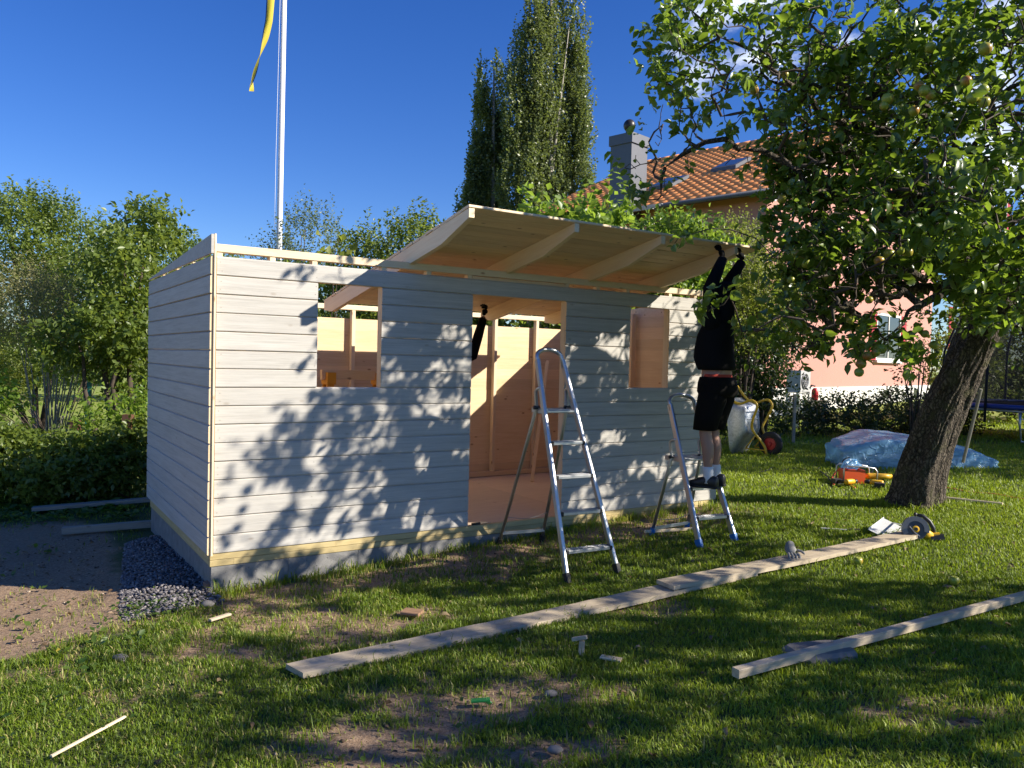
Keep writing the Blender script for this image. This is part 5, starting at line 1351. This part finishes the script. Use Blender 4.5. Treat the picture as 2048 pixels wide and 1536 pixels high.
bush('maple_sapling', 'young plant with large yellow green leaves behind the shed', 'plant', [EP(672,490,10.8,20,40,.2)], 12, 4, .13, 'yellow_leaf', 111, .012, 3, twig=.2, up=.3, ratio=.9, droop=.4)
bush('back_hedge', 'dark dense hedge seen through the openings of the shed', 'hedge', [EP(640,650,12.6,140,120,.8), EP(860,640,12.4,150,120,.8), EP(1050,640,12.5,150,130,.8), EP(1230,620,12.7,130,140,.8)], 4200, 8, .085, 'hedge_leaf', 112, .04, 10, twig=.3)
bush('broadleaf_shrub', 'bright shrub with large fresh leaves behind the roof panel', 'shrub', [EP(1090,480,12.6,75,45,.6), EP(1200,470,12.6,70,40,.6), EP(1160,560,12.4,140,70,.7)], 600, 6, .14, 'bright_leaf', 113, .03, 10, twig=.38, up=.8, ratio=.68,
     shoots=shoots_px([(1045,372,440),(1060,378,440),(1165,365,440),(1190,370,430),(1215,345,420),(1245,350,420),(1260,375,430),(1120,400,450)], 12.6, 5))
bush('leafy_shrub', 'mid green shrub rising behind the right end of the roof panel', 'shrub', [EP(1320,495,13.2,75,52,.7), EP(1390,520,13.0,70,70,.7), EP(1330,580,13,100,80,.7)], 1500, 7, .11, 'bright_leaf', 114, .03, 8, twig=.34, rndshift=-.25)
bush('golden_shrub', 'golden green small leaved shrub above the man holding the roof', 'shrub', [EP(1465,520,14.0,70,78,.7), EP(1530,590,14.0,60,70,.7), EP(1480,640,14.0,70,60,.7)], 1800, 8, .055, 'yellow_leaf', 115, .03, 8, twig=.3)
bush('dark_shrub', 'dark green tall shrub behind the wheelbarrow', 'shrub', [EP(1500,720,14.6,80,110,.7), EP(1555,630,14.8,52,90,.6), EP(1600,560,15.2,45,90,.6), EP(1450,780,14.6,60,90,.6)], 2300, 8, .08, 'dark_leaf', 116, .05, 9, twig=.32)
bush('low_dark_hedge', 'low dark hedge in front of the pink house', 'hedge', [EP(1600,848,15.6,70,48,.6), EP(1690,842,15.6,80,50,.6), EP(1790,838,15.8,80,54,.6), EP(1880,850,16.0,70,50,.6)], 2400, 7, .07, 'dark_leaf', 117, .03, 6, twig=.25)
bush('right_hedge', 'dense green shrub behind the trampoline', 'shrub', [EP(1930,720,19,60,100,1), EP(2040,690,19.5,90,120,1), EP(2150,690,19.5,90,120,1), EP(2000,840,18.5,130,50,.8)], 2600, 7, .11, 'hedge_leaf', 118, .05, 8, twig=.4)
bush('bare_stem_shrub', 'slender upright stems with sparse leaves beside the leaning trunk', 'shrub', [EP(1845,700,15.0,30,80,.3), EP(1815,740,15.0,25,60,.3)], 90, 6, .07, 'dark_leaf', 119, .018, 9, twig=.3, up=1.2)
for i, (px, Y, sd_) in enumerate(((2290,24,0),(420,34,1),(700,36,2),(1420,40,3))):
    c = at(px, 640, Y); pass

def ground_cover():
    r = np.random.default_rng(31); n = 5200
    x = -8.5+6.2*r.random(n); y = 3.0+7.4*r.random(n); u, v = to_uv(x, y)
    d = vnoise(x, y, 2.2); edge = sstep(8.4, 9.2, y-.05*x)
    k = (r.random(n) < np.clip(edge*1.1+.22*(d > .62)+.10*(bare_mask(x, y) < .3)*(x < -1.5), 0, 1)) & ~((u > -.9) & (v > -.2) & (y < 8.6)) & (u < -.05)
    x, y = x[k], y[k]; n = len(x); m = 5
    P = np.repeat(np.stack([x, y, gzs(x, y)+.01], 1), m, 0); a = r.random(n*m)*2*PI
    P = P+np.stack([np.cos(a)*.02, np.sin(a)*.02, .03*r.random(n*m)], 1)
    D = np.stack([np.cos(a), np.sin(a), .2+.5*r.random(n*m)], 1); Nn = nrm(np.array([0,0,1.])+r.normal(size=(n*m, 3))*.4)
    Ls = (.028+.035*r.random(n*m))*(1+.8*np.repeat(sstep(8.2, 9.4, y), m))
    me = leaves_mesh('ground_cover', P, D, Nn, Ls, Ls*.62, np.clip(r.random(n*m), 0, 1), M['cover_leaf'], 0)
    o = bpy.data.objects.new('ground_cover', me); COL.objects.link(o); tag(o, 'low weeds and creeping leaves on the soil left of the shed', 'weeds', kind='stuff')
    # weeds at the near corner of the foundation and clover in the lawn
    n = 900; cx = np.concatenate([-2.42+.16*r.normal(size=n//2), -3+6*r.random(n//2)]); cy_ = np.concatenate([5.62+.12*r.normal(size=n//2), 3.1+1.8*r.random(n//2)])
    P = np.stack([cx, cy_, gzs(cx, cy_)+.01+.03*r.random(len(cx))], 1); a = r.random(len(cx))*2*PI
    D = np.stack([np.cos(a), np.sin(a), .4+0*a], 1); Ls = .02+.02*r.random(len(cx))
    me = leaves_mesh('clover', P, D, nrm(np.array([0,0,1.])+r.normal(size=P.shape)*.3), Ls, Ls*.8, r.random(len(cx))*.95, M['cover_leaf'], 0)
    o = bpy.data.objects.new('clover', me); COL.objects.link(o); tag(o, 'small clover leaves scattered in the near lawn', 'weeds', kind='stuff')
ground_cover()

def fallen_leaves():
    r = np.random.default_rng(41); n = 260; y = np.sqrt(r.random(n)*(8.5**2-3**2)+9); x = (r.random(n)*1.3-.65)*y; u, v = to_uv(x, y)
    k = ~((u > -.1) & (v > -.05)); x, y = x[k], y[k]; n = len(x); a = r.random(n)*2*PI
    P = np.stack([x, y, gzs(x, y)+.022], 1); D = np.stack([np.cos(a), np.sin(a), .15*r.normal(size=n)], 1); Ls = .03+.03*r.random(n)
    me = leaves_mesh('fallen_leaves', P, D, nrm(np.array([0,0,1.])+r.normal(size=P.shape)*.35), Ls, Ls*.6, r.random(n), leafmat('dry_leaf', (.10,.055,.025), (.33,.24,.12), (.2,.12,.05), .15, .7), 1, .4, .5)
    o = bpy.data.objects.new('fallen_leaves', me); COL.objects.link(o); tag(o, 'dry fallen leaves and chips lying over the lawn', 'leaves', kind='stuff')
fallen_leaves()

# poplars
def poplar(label, cx, Y, spires, trunk_px, n, seed):
    c = at(cx, 760, Y); root = thing('poplar', label, 'poplar tree', (c[0], Y, gz(c[0], Y)))
    r = random.Random(seed); ells = []
    for px, y0, y1, rx in spires:
        t, bt = at(px, y0, Y), at(px, y1, Y); yy = Y+r.uniform(-1.0, 1.0); hz = (t[2]-bt[2])/2; rxm = rx*Y/CAM_F
        m = max(2, int(hz/ (rxm*1.9)))
        for k in range(m):
            f = (k+.5)/m; w_ = math.sin(PI*min(1, .25+.75*f))**.6 if f > .5 else .75+.5*f
            zc = bt[2]+(t[2]-bt[2])*f; ells.append((np.array([t[0]+(bt[0]-t[0])*(1-f)+r.uniform(-.3,.3)*rxm, yy+r.uniform(-.3,.3), zc]), (rxm*w_*r.uniform(.8,1.15), rxm*1.0*w_, (t[2]-bt[2])/m*.78)))
    foliage(ells, n, 8, .125, M['poplar_leaf'], root, seed, twig=.6, up=2.2, outw=.5, shell=.55, ratio=.85, rand=.5, gap=.37, nup=.25)
    b = MB()
    for px0, px1, y1, rr_ in trunk_px:
        p0 = np.array([c[0]+r.uniform(-.3,.3), Y-.2, gz(c[0], Y)]); p1 = at(px1, y1, Y-.4); pm = at(px0, 420, Y-.5)
        b.tube([p0, pm, pm*.5+p1*.5, p1], [rr_*1.3, rr_, rr_*.7, rr_*.25], 8)
    b.build('trunk', M['pale_bark'], root, True, True)
    return root
poplar('tall broad poplar towering behind the shed roof', 1090, 36,
       [(1062,-60,470,34),(1100,-130,470,40),(1140,-40,470,30),(1155,18,330,22),(1035,75,440,24),(1165,190,470,26),(1180,150,240,12),(1020,160,470,28),(1075,200,480,44),(1125,240,480,40),(1175,285,470,18)],
       [(1100,1103,-100,.14),(1095,1140,40,.07),(1075,1058,-40,.08)], 11500, 201)
poplar('slimmer poplar left of the tall broad poplar', 980, 37,
       [(990,128,470,15),(970,150,470,17),(958,145,330,10),(1000,180,470,18),(945,300,470,20),(985,300,480,30),(922,385,470,16),(960,340,480,24)],
       [(985,988,140,.12)], 5600, 202)

# ------------------------------------------------------------------ flagpole with pennant
fb = at(559, 300, 13.2); fx, fy = fb[0], 13.2
fp = thing('flagpole', 'white flagpole rising behind the shed against the blue sky', 'flagpole', (fx, fy, gz(fx, fy)))
b = MB(); b.tube([(0,0,0), (.02,0,4), (.055,0,10.2)], [.055,.047,.036], 16); b.build('pole', M['white_pole'], fp, True)
b = MB(); b.ell((.055,0,10.26), .075, 14, 10); b.build('ball', plain('gold_ball', (.6,.4,.08), .3, .8), fp, True)
b = MB(); b.tube([(-.06,-.02,1.1), (-.05,-.03,5), (.01,-.03,10.1)], .004, 5); b.build('halyard', M['white_pole'], fp)
pn = thing('pennant', 'long yellow and blue pennant hanging down beside the flagpole', 'pennant', tuple(at(505, 180, 13.15)))
cl = [at(x, y, 13.15) for x, y in ((566,-330),(556,-200),(550,-100),(543,-20),(538,40),(531,75),(520,110),(511,140),(505,165),(502,182))]
def _pen():
    m = NM('pennant_cloth'); a = m.n('ShaderNodeAttribute', attribute_name='rnd').outputs['Fac']
    c = m.ramp(a, [(.30, (.02,.07,.22)), (.33, (.75,.60,.06))]); tl = m.n('ShaderNodeBsdfTranslucent', {'Color': c})
    return m.end(m.n('ShaderNodeMixShader', {0: .35, 1: m.pbr(Base_Color=c, Roughness=.7).outputs[0], 2: tl.outputs[0]}))
V, rn = [], []; K = 60
for i in range(K+1):
    t = i/K*(len(cl)-1); k = min(int(t), len(cl)-2); p = cl[k]+(cl[k+1]-cl[k])*(t-k); f = i/K
    hw = .085-.045*f; tw = 1.15+.9*math.sin(f*9+.5); dv = np.array([math.cos(tw), math.sin(tw), 0])
    for q in (-1, -.33, .33, 1):
        bend = .03*math.cos(q*2+f*7); V.append(p+dv*hw*q*.9+np.array([-dv[1], dv[0], 0])*bend); rn.append(.0 if q < -.5 else .75)
F = [(i*4+j, i*4+j+1, (i+1)*4+j+1, (i+1)*4+j) for i in range(K) for j in range(3)]
me = raw_mesh('cloth', np.array(V)-np.array(pn.location), None, F, _pen(), rn, True); link_mesh('cloth', me, pn)

# ------------------------------------------------------------------ pink house
E0 = at(1549, 378, 19.0)
HG = .45
HYAW = .80
TH = np.array([math.cos(HYAW), math.sin(HYAW)]); NH = np.array([-TH[1], TH[0]])
house = thing('house', 'pink house with orange tiled roof and dark metal chimney behind the apple tree', 'house', (E0[0], E0[1], HG), HYAW)
ez = E0[2]-HG; HW = 7.1; tanp = 3.30/7.1; HLen = 9.2; cp_ = math.cos(math.atan(tanp)); sp_ = math.sin(math.atan(tanp))
def _stucco(name, c):
    m = NM(name); v = m.n('ShaderNodeTexCoord').outputs['Object']; n = m.noise(v, 60, 6, .7); n2 = m.noise(v, 1.2, 5, .6)
    return m.end(m.pbr(Base_Color=m.mix(m.math('MULTIPLY', n2, .3), c, tuple(x*.72 for x in c)), Roughness=.9, Normal=m.bump(n, .5, .01)))
M['pink'] = _stucco('pink_render', (.56,.27,.22)); M['house_white'] = _stucco('white_render', (.72,.70,.66))
M['tile'] = wood('clay_tile', (.95,.42,.15), (.88,.35,.11), grain=.3, var=.22, knots=0, rough=.75)
M['chimney'] = plain('dark_sheet_metal', (.13,.135,.15), .5, .15, .05, 8, .2)
M['glass'] = plain('window_glass', (.03,.035,.04), .06, 0, spec=.8)
M['shutter'] = plain('red_shutter', (.42,.02,.03), .5)
gx0, gx1, gy = .55, 2*HW-.55, .45
b = MB(); b.prism([(gx0,gy,0),(gx1,gy,0),(gx1,gy,ez+gx0*tanp-.1),(HW,gy,ez+HW*tanp-.1),(gx0,gy,ez+gx0*tanp-.1)], (0,HLen-.9,0)); b.build('wall', M['pink'], house)
b = MB(); b.box(gx0-.03, gx1+.03, gy-.03, HLen-.42, -.6, .62); b.build('plinth', M['house_white'], house)
b = MB()
for s in (-1, 1):
    xs_ = lambda d: HW+s*d
    b.prism([(xs_(HW),0,ez-.02),(xs_(0),0,ez+HW*tanp-.02),(xs_(0),0,ez+HW*tanp-.10),(xs_(HW),0,ez-.10)], (0,HLen,0))
b.build('roof', plain('roof_underlay', (.20,.09,.05), .8), house)
# pantiles on the slope in view, nearest ones as single parts
tb_ = MB(); vs = []
for (bb_, zo) in ((0,.045),(.37,.012)):
    for k in range(7):
        a = k/6; vs.append((a*.30, bb_, zo+.022*math.sin(a*2*PI)))
for k in range(7): a = k/6; vs.append((a*.30, 0, .012+.022*math.sin(a*2*PI)-.014))
fs = [(k, k+1, 7+k+1, 7+k) for k in range(6)]+[(14+k, 14+k+1, k+1, k) for k in range(6)]
tme = bpy.data.meshes.new('roof_tile'); tme.from_pydata(vs, [], fs); tme.materials.append(M['tile']); tme.shade_smooth()
slopeL = HW/cp_; nrow = int(slopeL/.335); ncol = int(HLen/.285); tiles = []
R3t = Matrix(((0, cp_, -sp_),(1,0,0),(0, sp_, cp_)))
for i in range(nrow):
    for k in range(ncol):
        s = i*.335; y = k*.285+.02; tiles.append((s, y))
tiles.sort(key=lambda q: q[1]+.35*q[0])
far_ = MB()
for n_, (s, y) in enumerate(tiles):
    org = Vector((s*cp_, y, ez+s*sp_+.0))
    if n_ < 300:
        Mx = R3t.to_4x4(); Mx.translation = org+Vector((random.uniform(-.004,.004),random.uniform(-.004,.004),random.uniform(0,.006))); link_mesh('roof_tile', tme, house, M=Mx)
    else: far_.add([org+R3t @ Vector(q) for q in vs], fs)
far_.build('roof_tiles', M['tile'], house, True, kind='stuff')
b = MB()
for k in range(int(HLen/.4)): b.tube([(HW, .02+k*.4, ez+HW*tanp+.01), (HW, .42+k*.4, ez+HW*tanp+.02)], [.12,.105], 10)
b.build('ridge_tiles', M['tile'], house, True)
for s in (-1, 1):
    b = MB(); b.prism([(HW+s*(HW+.02),-.03,ez-.30),(HW,-.03,ez+HW*tanp-.30),(HW,-.03,ez+HW*tanp+.02),(HW+s*(HW+.02),-.03,ez+.02)], (0,.028,0)); b.build('bargeboard', M['house_white'], house)
b = MB(); b.tube([(-.05,.0,ez-.03),(-.05,HLen,ez-.03)], .06, 8); b.build('gutter', M['chimney'], house, True)
def on_gable(px, py):
    d = at(px, py, 1.0)-np.array([0,0,CAM_H]); n = np.array([NH[0], NH[1], 0]); P0 = np.array([E0[0], E0[1], 0])+n*gy
    t = np.dot(P0-np.array([0,0,CAM_H]), n)/np.dot(d, n); p = np.array([0,0,CAM_H])+d*t
    return float(np.dot(p[:2]-E0[:2], TH)), float(p[2]-HG)
def house_window(px0, py0, px1, py1, left=True, right=True):
    x0, z1 = on_gable(px0, py0); x1, z0 = on_gable(px1, py1); b = MB(); f = .07
    b.box(x0, x0+f, gy-.05, gy+.02, z0, z1); b.box(x1-f, x1, gy-.05, gy+.02, z0, z1); b.box(x0+f, x1-f, gy-.05, gy+.02, z1-f, z1); b.box(x0+f, x1-f, gy-.05, gy+.02, z0, z0+f); xm = (x0+x1)/2; b.box(xm-.03, xm+.03, gy-.045, gy+.02, z0+f, z1-f)
    fr = b.build('window', M['house_white'], house); b = MB(); b.box(x0+f, x1-f, gy-.025, gy-.012, z0+f, z1-f); b.build('pane', M['glass'], fr)
    b = MB(); b.box(x0-.06, x1+.06, gy-.12, gy-.001, z0-.08, z0-.005); b.build('sill', M['house_white'], fr)
    for on, a, c in ((left, x0-.52, x0-.02), (right, x1+.02, x1+.52)):
        if on:
            b = MB(); b.box(a, c, gy-.06, gy-.02, z0, z1); sh_ = b.build('shutter', M['shutter'], house); b = MB()
            for k in range(9): zz = z0+.06+(z1-z0-.12)*k/8; b.box(a+.05, c-.05, gy-.07, gy-.0605, zz-.02, zz+.02)
            b.build('slat', M['shutter'], sh_)
house_window(1752, 625, 1796, 722); house_window(1905, 615, 1965, 715); house_window(1795, 385, 1850, 478); house_window(1960, 370, 2010, 470)
for px in (1770, 1830): 
    x, z = on_gable(px, 790); b = MB(); b.box(x-.25, x+.25, gy-.045, gy-.0305, .22, .50); b.build('cellar_window', M['glass'], house)
# chimney standing on the slope
def on_slope(px, py):
    d = at(px, py, 1.0)-np.array([0,0,CAM_H]); tx, ny = np.array([TH[0],TH[1],tanp]), np.array([NH[0],NH[1],0]); n = np.cross(tx, ny)
    t = np.dot(E0-np.array([0,0,CAM_H]), n)/np.dot(d, n); p = np.array([0,0,CAM_H])+d*t
    return float(np.dot(p[:2]-E0[:2], TH)), float(np.dot(p[:2]-E0[:2], NH)), p
cxx, cyy, cpw = on_slope(1256, 418)
ctop = at(1262, 268, cpw[1]+.1)[2]-HG
hh = .40
b = MB(); b.box(cxx-.05, cxx+.70, cyy-.1, cyy+.62, ez+cxx*tanp-.3, ctop-.28); ch_ = b.build('chimney', M['chimney'], house)
b = MB(); b.box(cxx-.09, cxx+.74, cyy-.14, cyy+.66, ctop-.28, ctop); b.build('cap', M['chimney'], ch_)
cw_ = (cxx+.3, cyy+.25); b = MB(); b.tube([(cw_[0], cw_[1], ctop), (cw_[0], cw_[1], ctop+.16)], .10, 12); b.ell((cw_[0], cw_[1], ctop+.31), (.17,.17,.18), 14, 10); b.build('cowl', plain('dark_cowl', (.05,.045,.04), .4, .5), ch_, True)
b = MB()
for k in range(5): b.bar((cxx-.35-.1*k, cyy-.25, ez+(cxx-.35-.1*k)*tanp+.09), (cxx-.35-.1*k, cyy-1.35, ez+(cxx-.35-.1*k)*tanp+.09), .05, .012, (0,0,1))
b.build('roof_walkway', M['white_metal'], house)
for px, py in ((1338, 372), (1462, 336)):
    x, y, _ = on_slope(px, py); b = MB(); L0 = lambda dx, dz: (x+dx, ez+(x+dx)*tanp+dz)
    b.prism([(x-.45, y-.4, ez+(x-.45)*tanp+.05), (x+.45, y-.4, ez+(x+.45)*tanp+.05), (x+.45, y-.4, ez+(x+.45)*tanp+.16), (x-.45, y-.4, ez+(x-.45)*tanp+.16)], (0,.8,0)); sk = b.build('skylight', M['chimney'], house)
    b = MB(); b.prism([(x-.38, y-.33, ez+(x-.38)*tanp+.162), (x+.38, y-.33, ez+(x+.38)*tanp+.162), (x+.38, y-.33, ez+(x+.38)*tanp+.168), (x-.38, y-.33, ez+(x-.38)*tanp+.168)], (0,.66,0)); b.build('pane', M['glass'], sk)

# heat pump on its stand
hp0 = at(1596, 783, 17.2); hp = thing('heat_pump', 'grey outdoor heat pump unit on a metal stand by the pink house', 'heat pump', (hp0[0], hp0[1], gz(hp0[0], hp0[1])), HYAW)
hz = hp0[2]-hp.location[2]
b = MB(); b.box(-.24, .24, -.16, .16, hz, hz+.46); bd_ = b.build('casing', M['white_metal'], hp)
b = MB(); b.lathe([(.001,0),(.165,0),(.165,.012),(.001,.012)], (-.04,-.1605,hz+.23), (0,-1,0), 28); gr2 = b.build('fan_opening', M['black_plastic'], bd_)
b = MB()
for r_ in (.06,.10,.14,.165): b.tube([(-.04+r_*math.cos(a), -.178, hz+.23+r_*math.sin(a)) for a in np.linspace(0, 2*PI, 25)], .004, 4, cap=False)
for k in range(8): b.tube([(-.04, -.178, hz+.23), (-.04+.165*math.cos(k*PI/4), -.178, hz+.23+.165*math.sin(k*PI/4))], .003, 4)
b.build('grille', M['white_metal'], bd_)
b = MB()
for x in (-.25, .25):
    for y in (-.13, .13): b.bar((x,y,-.05), (x,y,hz-.02), .035, .035, (0,1,0))
    b.bar((x,-.15,hz-.012), (x,.15,hz-.012), .04, .022, (0,0,1))
b.bar((-.32,-.13,hz-.035), (.32,-.13,hz-.035), .03, .02, (0,0,1)); b.build('stand', M['trampoline_leg'], hp)
rc = on_ground(1632, 812); rc = at(1630, 785, 17.4); o = thing('red_canister', 'red canister with dark nozzle beside the heat pump', 'canister', (rc[0], rc[1], gz(rc[0], rc[1])))
hzz = rc[2]-o.location[2]
b = MB(); b.box(-.2,.2,-.15,.15,0,hzz-.17); b.build('shelf', M['grey_wood'], o)
b = MB(); b.lathe([(.03,-.17),(.07,-.16),(.075,-.05),(.07,.05),(.04,.09),(.03,.10)], (0,0,hzz), (0,0,1), 14); b.build('tank', M['red_paint'], o, True)
b = MB(); b.tube([(0,0,hzz+.14),(-.08,0,hzz+.16),(-.14,0,hzz+.05)], .02, 6); b.build('nozzle', M['black_plastic'], o, True)
q = at(1588, 840, 14.4); o = stick('fence_post', (q[0], q[1], gz(q[0], q[1])-.05), (q[0]+.0, q[1], at(1588,788,14.4)[2]), .05, .05, M['grey_wood'], None, (0,1,0)); tag(o, 'thin grey post standing right of the wheelbarrow', 'post')

# ------------------------------------------------------------------ trampoline
tq = at(1944, 808, 14.6); TR = 1.85; tcx, tcy = tq[0]+TR*.97, tq[1]+.4; tz = at(1990, 815, 13.6)[2]
tg0 = gz(tcx, tcy); tp_ = thing('trampoline', 'round garden trampoline with blue pad and dark safety net at the right edge', 'trampoline', (tcx, tcy, tg0)); tz -= tg0
b = MB(); n = 48; vs = []; prof = [(TR+.02,tz-.05),(TR+.03,tz),(TR,tz+.035),(TR-.30,tz+.03),(TR-.30,tz-.01)]
for j in range(n): vs += [(r_*math.cos(2*PI*j/n), r_*math.sin(2*PI*j/n), z) for r_, z in prof]
m_ = len(prof); b.add(vs, [(j*m_+k, ((j+1)%n)*m_+k, ((j+1)%n)*m_+(k+1)%m_, j*m_+(k+1)%m_) for j in range(n) for k in range(m_)]); b.build('pad', M['pad_blue'], tp_, True)
b = MB(); b.lathe([(.01,tz-.012),(TR-.29,tz-.010),(TR-.29,tz-.004),(.01,tz-.006)], n=40); b.build('mat', M['black_cloth'], tp_)
b = MB(); b.tube([((TR-.02)*math.cos(a), (TR-.02)*math.sin(a), tz-.075) for a in np.linspace(0, 2*PI, 49)], .022, 8, cap=False); b.build('ring', M['trampoline_leg'], tp_, True)
for k in range(4):
    a0 = PI*.82+k*PI/2; b = MB(); e = .30
    pa = [((TR-.02)*math.cos(a0-e), (TR-.02)*math.sin(a0-e)), ((TR-.02)*math.cos(a0+e), (TR-.02)*math.sin(a0+e))]
    b.tube([(*pa[0], tz-.09), (pa[0][0]*1.02, pa[0][1]*1.02, tz*.55), (pa[0][0]*.96, pa[0][1]*.96, .03), (pa[1][0]*.96, pa[1][1]*.96, .03), (pa[1][0]*1.02, pa[1][1]*1.02, tz*.55), (*pa[1], tz-.09)], .022, 8)
    b.tube([(pa[0][0]*1.0, pa[0][1]*1.0, tz*.4), (pa[1][0]*1.0, pa[1][1]*1.0, tz*.4)], .014, 6); b.build('leg', M['trampoline_leg'], tp_, True)
def _net():
    m = NM('safety_net'); v = m.n('ShaderNodeTexCoord').outputs['Object']; p = m.pbr(Base_Color=(.008,.009,.015), Roughness=.8); t = m.n('ShaderNodeBsdfTransparent')
    w1 = m.noise(v, 3, 3); return m.end(m.n('ShaderNodeMixShader', {0: m.math('MULTIPLY_ADD', w1, .12, .36), 1: p.outputs[0], 2: t.outputs[0]}))
b = MB(); rn_ = TR-.33; b.add([((rn_+.06*math.sin(j*.9)*(z-tz)*.2-.10*max(0,(z-tz)-.2)*.3)*math.cos(2*PI*j/48), (rn_+.06*math.sin(j*.9)*(z-tz)*.2)*math.sin(2*PI*j/48), z) for z in (tz+.0, tz+.5, tz+1.1, tz+1.75) for j in range(48)], [(i*48+j, i*48+(j+1)%48, (i+1)*48+(j+1)%48, (i+1)*48+j) for i in range(3) for j in range(48)]); b.build('net', _net(), tp_, True)
for k in range(6):
    a0 = .4+k*PI/3; b = MB(); b.tube([(TR*1.03*math.cos(a0), TR*1.03*math.sin(a0), tz-.3), (TR*1.02*math.cos(a0), TR*1.02*math.sin(a0), tz+1.0), ((TR-.25)*math.cos(a0), (TR-.25)*math.sin(a0), tz+1.8)], .024, 8); b.build('net_pole', M['net'], tp_, True)
# rake handle leaning against the trunk
a = at(1936, 880, 9.0); c = at(1962, 778, 8.75); a[2] = gz(a[0], a[1]); 
o = stick('broom_handle', at(1926, 925, 8.95), c, .030, .030, M['grey_wood'], None, (0,1,0), .008); tag(o, 'grey wooden handle leaning behind the leaning trunk', 'handle')
for px, py, lb in ((1716, 1132, 'fallen apple in the shaded lawn right of the glove'), (1908, 1172, 'fallen apple near the right edge of the shaded lawn')):
    p = on_ground(px, py); o = link_mesh('fallen_apple', bpy.data.meshes['apple'], None, p+np.array([0,0,.04])); tag(o, lb, 'apple')
